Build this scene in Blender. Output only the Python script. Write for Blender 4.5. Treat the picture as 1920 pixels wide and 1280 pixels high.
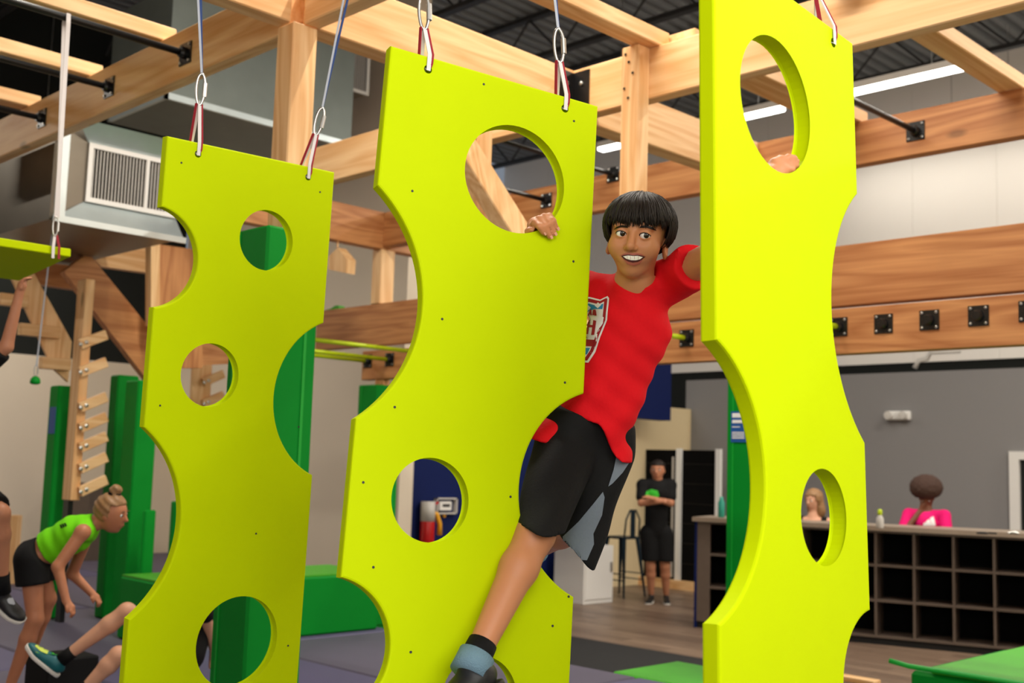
import bpy, bmesh, math, random
import numpy as np
from mathutils import Vector, Matrix
random.seed(7)
EXPOSURE = -.2; WORLD = .3; WINPOWER = 134; LED = 9.0; LAMP = 95; WTILT = .8; HIGH = 1.9
WZ0, WZ1 = 2.0, 4.9
ADDED_WINDOWS = [(-.8, 3.4), (1.7, 3.4)]
ADDED_NEARWIN = [-.1]; NEARPOWER = 62; NTILT = -.5
for o in list(bpy.data.objects): bpy.data.objects.remove(o, do_unlink=True)
C = bpy.context.scene.collection
# ---------------------------------------------------------------- camera
# solved from the timber frame's vanishing lines: X and Y are the frame's two horizontal directions
F = 2137.86; YAW = -.78751433; PITCH = .10852085; ROLL = .03090452; HC = 1.65
_cy, _sy, _cp, _sp = math.cos(YAW), math.sin(YAW), math.cos(PITCH), math.sin(PITCH)
_r0 = Vector((_cy, -_sy, 0)); FW = Vector((_sy*_cp, _cy*_cp, _sp)); _u0 = _r0.cross(FW)
RT = _r0*math.cos(ROLL) + _u0*math.sin(ROLL); UP = _u0*math.cos(ROLL) - _r0*math.sin(ROLL)
CAM = Vector((0, 0, HC))
cd = bpy.data.cameras.new('camera'); co = bpy.data.objects.new('camera', cd); C.objects.link(co)
cd.sensor_width = 36; cd.lens = F/1920*36; cd.clip_start = .05; cd.clip_end = 100
co.matrix_world = Matrix(((RT.x, UP.x, -FW.x, CAM.x), (RT.y, UP.y, -FW.y, CAM.y), (RT.z, UP.z, -FW.z, CAM.z), (0, 0, 0, 1)))
cd.dof.use_dof = True; cd.dof.focus_distance = 3.0; cd.dof.aperture_fstop = 4.0
sc = bpy.context.scene; sc.camera = co
# ---------------------------------------------------------------- light and exposure
vs = sc.view_settings
vs.view_transform = 'Standard'; vs.look = 'None'; vs.exposure = EXPOSURE; vs.gamma = 1; vs.use_curve_mapping = False
w = bpy.data.worlds.new('World'); sc.world = w; w.use_nodes = True
w.node_tree.nodes['Background'].inputs[0].default_value = (.75, .85, 1, 1)
w.node_tree.nodes['Background'].inputs[1].default_value = WORLD
def area(name, loc, aim, sx, sy, power, col=(1, 1, 1), spread=180):
    l = bpy.data.lights.new(name, 'AREA'); l.shape = 'RECTANGLE'; l.size = sx; l.size_y = sy; l.energy = power; l.color = col
    l.spread = math.radians(spread)
    o = bpy.data.objects.new(name, l); C.objects.link(o); o.location = loc
    o.rotation_euler = (Vector(aim)-Vector(loc)).to_track_quat('-Z', 'Y').to_euler()
    return o
# added key lamps in made-up windows, standing in for a flash near the camera
for i, (yc, zc) in enumerate(ADDED_WINDOWS):
    area('added_window_lamp', (1.34, yc, zc), (0.0, yc, zc-WTILT), 2.2, 2.7, WINPOWER, (1, .97, .93))

for xc in ADDED_NEARWIN: area('added_window_lamp', (xc, -2.93, (WZ0+WZ1)/2), (xc, 0, (WZ0+WZ1)/2-NTILT), 2.2, 2.7, NEARPOWER, (1, .96, .90))  # lamp in an added window, lights the faces turned to the near wall
def P(px, py, X=None, Y=None, Z=None, D=None):
    v = FW + RT*((px-960)/F) - UP*((py-640)/F)
    if X is not None: t = (X-CAM.x)/v.x
    elif Y is not None: t = (Y-CAM.y)/v.y
    elif Z is not None: t = (Z-CAM.z)/v.z
    else: t = D
    return CAM + v*t

# ---------------------------------------------------------------- materials
M = {}
def _nt(name):
    m = bpy.data.materials.new(name); m.use_nodes = True; nt = m.node_tree
    b = nt.nodes['Principled BSDF']; M[name] = m
    return m, nt, b
def rgb(c): # sRGB 0-255 -> linear
    return tuple((x/12.92 if x <= .04045 else ((x+.055)/1.055)**2.4) for x in (v/255 for v in c))+(1,)
def plain(name, c, rough=.5, metal=0, noise=0, scale=20, bump=0, spec=.5, coat=0, sss=0, emit=0, trans=0):
    m, nt, b = _nt(name); c = rgb(c)
    b.inputs['Base Color'].default_value = c; b.inputs['Roughness'].default_value = rough; b.inputs['Metallic'].default_value = metal
    b.inputs['Specular IOR Level'].default_value = spec; b.inputs['Coat Weight'].default_value = coat
    if sss:
        b.inputs['Subsurface Weight'].default_value = sss; b.inputs['Subsurface Radius'].default_value = (.012, .005, .003); b.inputs['Subsurface Scale'].default_value = 1
    if emit: b.inputs['Emission Color'].default_value = c; b.inputs['Emission Strength'].default_value = emit
    if trans: b.inputs['Transmission Weight'].default_value = trans
    if noise or bump:
        tc = nt.nodes.new('ShaderNodeTexCoord'); n = nt.nodes.new('ShaderNodeTexNoise'); n.inputs['Scale'].default_value = scale; n.inputs['Detail'].default_value = 5
        nt.links.new(tc.outputs['Object'], n.inputs['Vector'])
        if noise:
            mr = nt.nodes.new('ShaderNodeMapRange'); mr.inputs['To Min'].default_value = 1-noise; mr.inputs['To Max'].default_value = 1+noise
            nt.links.new(n.outputs['Fac'], mr.inputs['Value'])
            mx = nt.nodes.new('ShaderNodeVectorMath'); mx.operation = 'SCALE'; mx.inputs[0].default_value = c[:3]
            nt.links.new(mr.outputs[0], mx.inputs['Scale']); nt.links.new(mx.outputs[0], b.inputs['Base Color'])
        if bump:
            bp = nt.nodes.new('ShaderNodeBump'); bp.inputs['Strength'].default_value = bump; bp.inputs['Distance'].default_value = .004
            nt.links.new(n.outputs['Fac'], bp.inputs['Height']); nt.links.new(bp.outputs[0], b.inputs['Normal'])
    return m
def wood(name, c1, c2, axis, rough=.55, knots=True, ring=9.0):
    m, nt, b = _nt(name); N = nt.nodes.new; L = nt.links.new
    tc = N('ShaderNodeTexCoord'); oi = N('ShaderNodeObjectInfo')
    off = N('ShaderNodeVectorMath'); off.operation = 'MULTIPLY_ADD'; off.inputs[1].default_value = (0, 0, 0)
    add = N('ShaderNodeVectorMath'); add.operation = 'ADD'; sc_ = N('ShaderNodeVectorMath'); sc_.operation = 'SCALE'; sc_.inputs['Scale'].default_value = 13.0
    L(oi.outputs['Random'], sc_.inputs[0]); L(tc.outputs['Object'], add.inputs[0]); L(sc_.outputs[0], add.inputs[1])
    mp = N('ShaderNodeMapping'); s = [1, 1, 1]; s[axis] = .09; mp.inputs['Scale'].default_value = s
    L(add.outputs[0], mp.inputs['Vector'])
    n1 = N('ShaderNodeTexNoise'); n1.inputs['Scale'].default_value = 3.2; n1.inputs['Detail'].default_value = 3; n1.inputs['Distortion'].default_value = .4
    L(mp.outputs[0], n1.inputs['Vector'])
    mul = N('ShaderNodeMath'); mul.operation = 'MULTIPLY'; mul.inputs[1].default_value = ring; L(n1.outputs['Fac'], mul.inputs[0])
    fr = N('ShaderNodeMath'); fr.operation = 'PINGPONG'; fr.inputs[1].default_value = .5; L(mul.outputs[0], fr.inputs[0])
    mp2 = N('ShaderNodeMapping'); s2 = [60, 60, 60]; s2[axis] = 1.5; mp2.inputs['Scale'].default_value = s2; L(add.outputs[0], mp2.inputs['Vector'])
    n2 = N('ShaderNodeTexNoise'); n2.inputs['Scale'].default_value = 1; n2.inputs['Detail'].default_value = 2; L(mp2.outputs[0], n2.inputs['Vector'])
    mixv = N('ShaderNodeMath'); mixv.operation = 'MULTIPLY_ADD'; mixv.inputs[1].default_value = .55; L(n2.outputs['Fac'], mixv.inputs[0]); L(fr.outputs[0], mixv.inputs[2])
    cr = N('ShaderNodeValToRGB'); e = cr.color_ramp.elements; e[0].position = .2; e[0].color = rgb(c1); e[1].position = .85; e[1].color = rgb(c2)
    L(mixv.outputs[0], cr.inputs[0]); out = cr.outputs[0]
    if knots:
        mk = N('ShaderNodeMapping'); s3 = [3.2, 3.2, 3.2]; s3[axis] = 1.3; mk.inputs['Scale'].default_value = s3; L(add.outputs[0], mk.inputs['Vector'])
        vo = N('ShaderNodeTexVoronoi'); vo.inputs['Scale'].default_value = 1.0; L(mk.outputs[0], vo.inputs['Vector'])
        kr = N('ShaderNodeMapRange'); kr.inputs['From Min'].default_value = .05; kr.inputs['From Max'].default_value = .11; kr.inputs['To Min'].default_value = .55; kr.inputs['To Max'].default_value = 1
        L(vo.outputs['Distance'], kr.inputs['Value'])
        mx = N('ShaderNodeVectorMath'); mx.operation = 'SCALE'; L(out, mx.inputs[0]); L(kr.outputs[0], mx.inputs['Scale']); out = mx.outputs[0]
    L(out, b.inputs['Base Color']); b.inputs['Roughness'].default_value = rough
    bp = N('ShaderNodeBump'); bp.inputs['Strength'].default_value = .15; bp.inputs['Distance'].default_value = .002; L(mixv.outputs[0], bp.inputs['Height']); L(bp.outputs[0], b.inputs['Normal'])
    return m
for i, a in enumerate('xyz'):
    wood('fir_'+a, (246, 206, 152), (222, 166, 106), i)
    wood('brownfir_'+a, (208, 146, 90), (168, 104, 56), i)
plain('lime', (192, 214, 0), .6, noise=.03, scale=6, spec=.05)
plain('lime_edge', (160, 190, 4), .5, noise=.06, scale=40)
plain('ply_core', (150, 128, 104), .8, noise=.35, scale=90)
plain('lime_pipe', (190, 215, 10), .4)
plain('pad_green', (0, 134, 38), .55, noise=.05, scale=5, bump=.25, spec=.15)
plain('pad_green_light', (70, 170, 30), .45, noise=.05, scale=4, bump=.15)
plain('pad_piping', (0, 160, 45), .4)
plain('black_metal', (16, 16, 17), .35, spec=.5)
plain('steel', (190, 190, 186), .3, metal=1)
plain('bolt', (205, 205, 200), .3, metal=1)
plain('galv', (205, 216, 218), .32, metal=.7, noise=.12, scale=5)
plain('galv_mid', (118, 126, 122), .45, metal=.5, noise=.15, scale=4)
plain('galv_dark', (120, 112, 100), .4, metal=.8, noise=.15, scale=4)
plain('white_paint', (226, 224, 220), .5)
plain('grille_dark', (48, 46, 46), .7)
plain('deck', (120, 124, 128), .6)
plain('dark_steel', (44, 44, 46), .6)
plain('wall_cream', (228, 214, 194), .8, noise=.02, scale=3)
plain('wall_white', (244, 238, 230), .8)
plain('wall_grey', (132, 130, 130), .8)
plain('wall_navy', (6, 24, 78), .7, spec=.2)
plain('corridor', (226, 206, 164), .8)
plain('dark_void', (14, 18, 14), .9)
plain('mat_purple', (84, 79, 112), .6, noise=.08, scale=3, bump=.2)
plain('mat_grey', (86, 80, 100), .6, noise=.08, scale=3)
plain('rubber_black', (14, 13, 13), .8)
plain('laminate', (92, 78, 68), .5, noise=.1, scale=12)
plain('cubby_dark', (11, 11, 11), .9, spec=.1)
plain('countertop', (150, 134, 118), .4, noise=.08, scale=10)
plain('black', (10, 10, 11), .7)
plain('white', (235, 235, 232), .5)
plain('led', (255, 252, 244), .4, emit=LED)
plain('red_paint', (190, 16, 20), .3)
plain('label_silver', (200, 196, 190), .4)
plain('yellow', (240, 170, 20), .5)
plain('blue_sign', (20, 80, 150), .5)
plain('teal_cup', (40, 150, 130), .4)
plain('dark_blue_metal', (22, 44, 58), .4, metal=.4)
plain('web_white', (222, 216, 214), .8)
plain('web_red', (150, 24, 40), .8)
plain('web_blue', (40, 66, 120), .8)
plain('web_grey', (175, 180, 190), .8)
def floor_mat():
    m, nt, b = _nt('wood_floor'); N = nt.nodes.new; L = nt.links.new
    tc = N('ShaderNodeTexCoord'); mp = N('ShaderNodeMapping'); mp.inputs['Scale'].default_value = (1, 1, 1); L(tc.outputs['Object'], mp.inputs[0])
    br = N('ShaderNodeTexBrick'); br.inputs['Color1'].default_value = rgb((134, 112, 94)); br.inputs['Color2'].default_value = rgb((104, 84, 70)); br.inputs['Mortar'].default_value = rgb((60, 48, 40))
    br.inputs['Scale'].default_value = 1; br.inputs['Mortar Size'].default_value = .003; br.inputs['Brick Width'].default_value = 1.2; br.inputs['Row Height'].default_value = .16
    L(mp.outputs[0], br.inputs['Vector'])
    n = N('ShaderNodeTexNoise'); mp2 = N('ShaderNodeMapping'); mp2.inputs['Scale'].default_value = (2, 30, 1); L(tc.outputs['Object'], mp2.inputs[0]); L(mp2.outputs[0], n.inputs['Vector']); n.inputs['Scale'].default_value = 1; n.inputs['Detail'].default_value = 4
    mr = N('ShaderNodeMapRange'); mr.inputs['To Min'].default_value = .65; mr.inputs['To Max'].default_value = 1.35; L(n.outputs['Fac'], mr.inputs[0])
    mx = N('ShaderNodeVectorMath'); mx.operation = 'SCALE'; L(br.outputs[0], mx.inputs[0]); L(mr.outputs[0], mx.inputs['Scale']); L(mx.outputs[0], b.inputs['Base Color']); b.inputs['Roughness'].default_value = .4
floor_mat()

# ---------------------------------------------------------------- mesh helpers (world coordinates in, (verts, faces) out)
def box(x0, x1, y0, y1, z0, z1):
    x0, x1 = sorted((x0, x1)); y0, y1 = sorted((y0, y1)); z0, z1 = sorted((z0, z1))
    v = [(x, y, z) for z in (z0, z1) for y in (y0, y1) for x in (x0, x1)]
    f = [(0, 2, 3, 1), (4, 5, 7, 6), (0, 1, 5, 4), (2, 6, 7, 3), (0, 4, 6, 2), (1, 3, 7, 5)]
    return v, f
def obox(c, ax, ay, az, hx, hy, hz):  # oriented box: centre, unit axes, half sizes
    c = Vector(c); v = [tuple(c+ax*(sx*hx)+ay*(sy*hy)+az*(sz*hz)) for sz in (-1, 1) for sy in (-1, 1) for sx in (-1, 1)]
    return v, [(0, 2, 3, 1), (4, 5, 7, 6), (0, 1, 5, 4), (2, 6, 7, 3), (0, 4, 6, 2), (1, 3, 7, 5)]
def join(*vfs):
    V, Fs = [], []
    for v, f in vfs:
        n = len(V); V += list(v); Fs += [tuple(i+n for i in q) for q in f]
    return V, Fs
def tube(pts, r, seg=10, cap=True):
    pts = [Vector(p) for p in pts]; n = len(pts); rs = r if isinstance(r, (list, tuple)) else [r]*n
    V, Fs = [], []; d0 = (pts[1]-pts[0]).normalized(); a = d0.orthogonal().normalized()
    for i, p in enumerate(pts):
        d = ((pts[min(i+1, n-1)]-pts[max(i-1, 0)])).normalized()
        a = (a - d*a.dot(d)).normalized(); b = d.cross(a)
        for k in range(seg):
            t = 2*math.pi*k/seg; V.append(tuple(p+(a*math.cos(t)+b*math.sin(t))*rs[i]))
    for i in range(n-1):
        for k in range(seg):
            Fs.append((i*seg+k, i*seg+(k+1) % seg, (i+1)*seg+(k+1) % seg, (i+1)*seg+k))
    if cap: Fs.append(tuple(range(seg-1, -1, -1))); Fs.append(tuple((n-1)*seg+k for k in range(seg)))
    return V, Fs
def ribbon(pts, wdir, w, t):  # flat strap along pts, width along wdir
    pts = [Vector(p) for p in pts]; V, Fs = [], []; n = len(pts)
    for i, p in enumerate(pts):
        d = (pts[min(i+1, n-1)]-pts[max(i-1, 0)]).normalized(); wv = (Vector(wdir)-d*Vector(wdir).dot(d)).normalized(); nn = d.cross(wv)
        for sx, sy in ((-1, -1), (1, -1), (1, 1), (-1, 1)): V.append(tuple(p+wv*(sx*w/2)+nn*(sy*t/2)))
    for i in range(n-1):
        for k in range(4): Fs.append((i*4+k, i*4+(k+1) % 4, (i+1)*4+(k+1) % 4, (i+1)*4+k))
    Fs += [(3, 2, 1, 0), tuple((n-1)*4+k for k in range(4))]
    return V, Fs
def lathe(prof, base, seg=20, axis=Vector((0, 0, 1))):
    base = Vector(base); axis = Vector(axis).normalized(); a = axis.orthogonal().normalized(); b = axis.cross(a); V, Fs = [], []
    for r, h in prof:
        for k in range(seg):
            t = 2*math.pi*k/seg; V.append(tuple(base+axis*h+(a*math.cos(t)+b*math.sin(t))*max(r, 1e-5)))
    for i in range(len(prof)-1):
        for k in range(seg): Fs.append((i*seg+k, i*seg+(k+1) % seg, (i+1)*seg+(k+1) % seg, (i+1)*seg+k))
    Fs += [tuple(range(seg-1, -1, -1)), tuple((len(prof)-1)*seg+k for k in range(seg))]
    return V, Fs
def mesh_of(name, vf, off, mat, smooth=False, bevel=0):
    v, f = vf; me = bpy.data.meshes.new(name)
    me.from_pydata([tuple(Vector(p)-Vector(off)) for p in v], [], [tuple(q) for q in f])
    me.validate(verbose=False)
    bm = bmesh.new(); bm.from_mesh(me); bmesh.ops.recalc_face_normals(bm, faces=bm.faces)
    if bevel: bmesh.ops.bevel(bm, geom=[e for e in bm.edges], offset=bevel, segments=1, affect='EDGES', profile=.5)
    bm.to_mesh(me); bm.free()
    me.materials.append(M[mat])
    if smooth: me.polygons.foreach_set('use_smooth', [True]*len(me.polygons))
    return me
def base_of(vf):
    xs = [p[0] for p in vf[0]]; ys = [p[1] for p in vf[0]]; zs = [p[2] for p in vf[0]]
    return Vector(((min(xs)+max(xs))/2, (min(ys)+max(ys))/2, min(zs)))
def tag(o, label, cat=None, group=None):
    o['label'] = label
    if cat: o['category'] = cat
    if group: o['group'] = group
    return o
def solo(name, vf, mat, label, cat, group=None, smooth=False, bevel=0):   # a thing that is one mesh
    b = base_of(vf); o = bpy.data.objects.new(name, mesh_of(name, vf, b, mat, smooth, bevel)); o.location = b; C.objects.link(o)
    return tag(o, label, cat, group)
def thing(name, label, cat, loc, group=None):
    o = bpy.data.objects.new(name, None); o.location = loc; o.empty_display_size = .05; C.objects.link(o)
    return tag(o, label, cat, group)
def wloc(o):
    p = Vector(o.location)
    while o.parent: o = o.parent; p = p+Vector(o.location)
    return p
def part(par, name, vf, mat, label=None, smooth=False, bevel=0):
    o = bpy.data.objects.new(name, mesh_of(name, vf, wloc(par), mat, smooth, bevel)); C.objects.link(o); o.parent = par
    if label: o['label'] = label
    return o
def struct(name, vf, mat, par=None, bevel=0):
    if par: return part(par, name, vf, mat, bevel=bevel)
    o = bpy.data.objects.new(name, mesh_of(name, vf, (0, 0, 0), mat, False, bevel)); C.objects.link(o); o['kind'] = 'structure'
    return o
def copy_tree(o, delta, par=None, label=None):
    c = o.copy(); C.objects.link(c); c.parent = par
    if par is None: c.location = Vector(o.location)+Vector(delta)
    if label: c['label'] = label
    for ch in o.children: copy_tree(ch, delta, c)
    return c
# ================================================================ room shell
ZC = 7.6
struct('floor', join(box(-16, 1.6, -3, 16, -.1, 0)), 'wood_floor')
# back-left wall, short cream wall, navy wall
wl = struct('wall_left', box(-15.2, -15, -3, 8.2, 0, 2.9), 'wall_cream')
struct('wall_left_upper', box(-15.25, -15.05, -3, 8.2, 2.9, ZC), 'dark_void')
struct('wall_alcove', box(-15, -9.95, 8.2, 8.4, 0, ZC), 'wall_cream')
navy = box(-10.15, -9.95, 8.4, 11.6, 0, 2.36)
struct('wall_navy', navy, 'wall_navy')
struct('wall_navy_upper', box(-10.15, -9.95, 8.4, 13.16, 2.36, 3.3), 'wall_navy')
struct('baseboard_navy', box(-9.95, -9.93, 8.4, 11.6, 0, .12), 'rubber_black')
struct('baseboard_left', box(-15, -14.98, -3, 8.2, 0, .15), 'rubber_black')
# corridor behind the navy wall
struct('wall_corridor', join(box(-10.6, -10.5, 11.6, 14.4, 0, 2.6)), 'corridor')
# wall behind the counter: lower grey partition and tall white wall
YB = 14.4
struct('wall_back', box(-10.6, 1.6, YB, YB+.12, 0, 3.05), 'wall_grey')
wb = struct('wall_back_upper', box(-16, 1.6, 15.6, 15.7, 3.3, ZC), 'wall_white')
x = -16.0
while x < 1.55:
    struct('wall_panel', box(x+.002, x+1.218, 15.57, 15.6, 3.3, ZC), 'wall_white', wb); x += 1.22
struct('wall_back_lower_shade', box(-16, 1.6, 15.6, 15.7, 0, 3.3), 'dark_void')  # shaded lower part of the wall, its shade put into a near-black colour
struct('baseboard_back', box(-10.6, 1.6, YB-.015, YB, 0, .1), 'rubber_black')
# walls behind the camera; the window openings are added to hold the key lamps
segs = [(-3, 15.6, 0, WZ0), (-3, 15.6, WZ1, ZC)]
yc0 = -3.0
edges = sorted([(yc-1.15, yc+1.15) for yc, zc in ADDED_WINDOWS]); cur = -3.0
for a, b in edges:
    if a > cur+.02: segs.append((cur, a, WZ0, WZ1))
    cur = b
segs.append((cur, 15.6, WZ0, WZ1))
struct('wall_right', join(*[box(1.4, 1.6, a, b, z0, z1) for a, b, z0, z1 in segs]), 'wall_white')
for i, (a, b) in enumerate(edges):
    struct('added_window_%d' % (i+1), join(box(1.37, 1.6, a, a+.06, WZ0, WZ1), box(1.37, 1.6, b-.06, b, WZ0, WZ1), box(1.37, 1.6, a, b, WZ0, WZ0+.06), box(1.37, 1.6, a, b, WZ1-.06, WZ1), box(1.4, 1.55, (a+b)/2-.03, (a+b)/2+.03, WZ0+.06, WZ1-.06)), 'black_metal')
nseg = [(-16, 1.6, 0, WZ0), (-16, 1.6, WZ1, ZC)]; cur = -16.0
for xc in ADDED_NEARWIN: nseg.append((cur, xc-1.15, WZ0, WZ1)); cur = xc+1.15
nseg.append((cur, 1.6, WZ0, WZ1))
struct('wall_near', join(*[box(a, b, -3.2, -3, z0, z1) for a, b, z0, z1 in nseg]), 'wall_cream')
for i, xc in enumerate(ADDED_NEARWIN):
    a, b = xc-1.15, xc+1.15
    struct('added_window_%d' % (i+1+len(ADDED_WINDOWS)), join(box(a, a+.06, -3.2, -2.97, WZ0, WZ1), box(b-.06, b, -3.2, -2.97, WZ0, WZ1), box(a, b, -3.2, -2.97, WZ0, WZ0+.06), box(a, b, -3.2, -2.97, WZ1-.06, WZ1), box(xc-.03, xc+.03, -3.15, -3, WZ0+.06, WZ1-.06)), 'black_metal')
# corrugated roof deck, ribs along Y
pv, pf = [], []
xs = []; x = -16.0
while x < 1.55: xs += [(x, 0), (x+.07, 0), (x+.10, .075), (x+.17, .075)]; x += .2
for y in (-3.2, 15.7):
    for a, h in xs: pv.append((a, y, ZC+h))
n = len(xs); pf = [(i, i+1, n+i+1, n+i) for i in range(n-1)]
deck = struct('ceiling', (pv, pf), 'deck')
# open web roof joists along X, hung under the deck
def web_joist(y, label):
    t = thing('roof_joist', label, 'joist', (-7, y, ZC-.6), 'open web roof joists')
    for z in (ZC-.03, ZC-.6):
        part(t, 'chord', box(-16, 1.3, y-.05, y+.05, z-.03, z+.03), 'dark_steel')
    k = 0; x = -15.8; web = []
    while x < .8:
        a = Vector((x, y, ZC-.6 if k % 2 else ZC-.05)); b = Vector((x+.55, y, ZC-.05 if k % 2 else ZC-.6))
        web.append(tube([a, b], .016, 6)); x += .55; k += 1
    part(t, 'web', join(*web), 'dark_steel')
for i, y in enumerate((3.2, 5.0, 6.8, 8.6, 10.4, 12.2, 13.9)):
    web_joist(y, 'dark steel open web roof joist under the corrugated deck')
# ================================================================ raised mats and floor coverings
ZM = .30
def mat_box(x0, x1, y0, y1, mat, label, z1=ZM, group='crash mats covering the gym floor'):
    return solo('crash_mat', box(x0+.012, x1-.012, y0+.012, y1-.012, 0.002, z1), mat, label, 'mat', group, bevel=.012)
MATLAB = ('grey violet crash mat with seams, laid on the gym floor',)
for i, xa in enumerate(np.arange(-14.8, .2, 2.5)):
    for j, ya in enumerate(np.arange(-2.35, 6.0, 1.4)):
        mat_box(xa, xa+2.5, ya, ya+1.4, 'mat_purple' if (i+j) % 2 else 'mat_grey', MATLAB[0])
for xa in (-14.8, -12.4):
    mat_box(xa, xa+2.4, 6.05, 8.1, 'mat_grey', 'grey violet crash mat in the alcove beside the cream wall', group='alcove mats')
solo('rubber_flooring', box(-9.9, 1.38, 7.2, 8.52, .001, .012), 'rubber_black', 'black rubber floor strip between the mats and plank floor', 'flooring')
q = P(1270, 1238.75, Z=ZM)
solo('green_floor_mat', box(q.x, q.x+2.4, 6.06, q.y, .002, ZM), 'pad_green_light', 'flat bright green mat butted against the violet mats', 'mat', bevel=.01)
# ================================================================ timber frame
ZB, ZT = 3.745, 4.045
def timber(name, vf, mat, label, cat='beam', group=None, bevel=.006): return solo(name, vf, mat, label, cat, group, bevel=bevel)
# post 1 and its pad
timber('timber_post', box(-4.66, -4.52, 2.955, 3.095, ZM, ZB), 'fir_z', 'square fir post rising out of a green pad behind the narrow-holed lime panel', 'post')
timber('timber_beam', box(-9.2, -4.66, 3.02, 3.11, ZB, ZB+.286), 'fir_x', 'deep fir beam carrying three black pull-up pipes on its face')
timber('timber_beam', box(-4.66, -4.52, 3.095, 4.96, ZB, ZT), 'fir_y', 'pale fir beam behind the straps of the large lime panel, joined by a black angle bracket')
timber('timber_beam', box(-7.6, 1.3, 4.96, 5.05, ZB, ZT), 'fir_x', 'long fir beam passing behind the bolted post and over the nearest lime panel')
q0 = P(430, 0, Z=ZB); q1 = P(372, 0, Z=ZB)
timber('timber_beam', box(q1.x, q0.x, .6, 2.955, ZB, ZT), 'fir_y', 'fir beam meeting the square post overhead, crossing above the pipe beam')
timber('timber_beam', box(-4.52, 1.3, P(568, 45, Z=ZB).y, P(598, 56, Z=ZB).y, ZB, ZT), 'fir_x', 'fir beam running from the square post overhead towards the added windows')
# corner bracket between the two beams
t = thing('angle_bracket', 'black steel angle bracket with bright bolts in the beam corner', 'bracket', (-4.50, 4.95, ZB))
part(t, 'plate', box(-4.52, -4.514, 4.83, 4.96, ZB+.0, ZT-.02), 'black_metal'); part(t, 'plate', box(-4.52, -4.39, 4.954, 4.96, ZB, ZT-.02), 'black_metal')
for z in (ZB+.06, ZB+.2):
    part(t, 'bolt', lathe([(.014, 0), (.014, .01), (.008, .014)], (-4.514, 4.89, z), 10, (1, 0, 0)), 'bolt'); part(t, 'bolt', lathe([(.014, 0), (.014, .01), (.008, .014)], (-4.45, 4.954, z), 10, (0, -1, 0)), 'bolt')
# bolted post in front of the long beam
a = P(1163.75, 195, Y=4.86); b = P(1196.6, 180, Y=4.86)
t = thing('timber_post', 'short fir post bolted to the front of the long beam above the boy', 'post', (a.x/2+b.x/2, 4.91, 2.2))
part(t, 'post', box(a.x, b.x, 4.86, 4.96, 2.2, ZT-.001), 'fir_z', bevel=.006)
for dx, z in ((.03, 4.0), (.055, 3.95), (.085, 3.88), (.025, 3.8), (.055, 3.74)):
    part(t, 'bolt_hole', lathe([(.008, 0), (.008, .002)], (a.x+dx, 4.858, z), 8, (0, -1, 0)), 'black_metal')
# joists laid flat on the beams
def joist_y(px_a, px_b, z, y0, y1, h, label, mat='fir_y'):  # bottom edge pixels left/right at plane z
    a = P(*px_a, Z=z); b = P(*px_b, Z=z)
    return timber('timber_joist', box(a.x, b.x, y0, y1, z, z+h), mat, label, 'joist')
joist_y((1187, 88), (1239, 85), ZT, 1.2, 5.05, .095, 'flat fir joist resting on the long beam above the bolted post')
a = P(1754, 62, Z=ZT)
timber('timber_joist', box(P(1710, 75, Z=ZT).x, P(1790, 75, Z=ZT).x-.02, 4.9, 7.06, ZT, ZT+.09), 'fir_y', 'flat fir joist beside the bright strip light, bridging two beams', 'joist')
timber('timber_joist', box(P(1400, 170, Z=ZT).x, P(1450, 150, Z=ZT).x, 5.06, 7.06, ZT, ZT+.09), 'fir_y', 'flat fir joist seen through the upper hole of the nearest lime panel', 'joist')
timber('timber_beam', box(-4.64, -4.5, 5.05, 6.95, ZB, ZT), 'fir_y', 'pale fir beam behind the bolted post, linking the two long beams')
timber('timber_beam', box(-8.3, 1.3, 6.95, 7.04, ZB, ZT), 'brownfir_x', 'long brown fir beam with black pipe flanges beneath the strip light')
# the low double beam with square flanges
YA4 = 6.75; k4 = YA4/6.5
zz = lambda z: 1.65+(z-1.65)*k4
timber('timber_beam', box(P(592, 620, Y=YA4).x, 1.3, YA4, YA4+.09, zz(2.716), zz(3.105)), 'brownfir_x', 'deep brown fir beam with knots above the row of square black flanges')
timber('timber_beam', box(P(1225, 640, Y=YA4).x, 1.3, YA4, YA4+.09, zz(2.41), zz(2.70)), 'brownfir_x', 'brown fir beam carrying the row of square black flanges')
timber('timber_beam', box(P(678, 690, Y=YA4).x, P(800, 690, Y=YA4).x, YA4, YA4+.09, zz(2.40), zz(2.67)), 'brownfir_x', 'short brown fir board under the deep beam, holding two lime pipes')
pl = P(701, 470, Y=YA4); pr_ = P(741, 470, Y=YA4); pm = P(717, 470, Y=YA4)
timber('timber_post', box(pl.x, pm.x, YA4-.0, YA4+.14, zz(3.07), 3.7), 'brownfir_z', 'short fir post standing on the deep beam left of the large lime panel', 'post') if False else None
timber('timber_post', box(pm.x-.14, pm.x+.0, YA4-.01, YA4+.16, zz(3.105), zz(3.615)), 'fir_z', 'short fir post standing on the deep knotty beam beside a white wall', 'post')
ztop2 = zz(3.615)
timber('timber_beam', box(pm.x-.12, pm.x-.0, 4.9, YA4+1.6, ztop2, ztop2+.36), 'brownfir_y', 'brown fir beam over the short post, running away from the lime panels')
timber('timber_beam', box(pm.x, pm.x+1.6, YA4-.0, YA4+.12, ztop2+.02, ztop2+.36), 'brownfir_x', 'dark brown fir beam butting into the beam over the short post')
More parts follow.
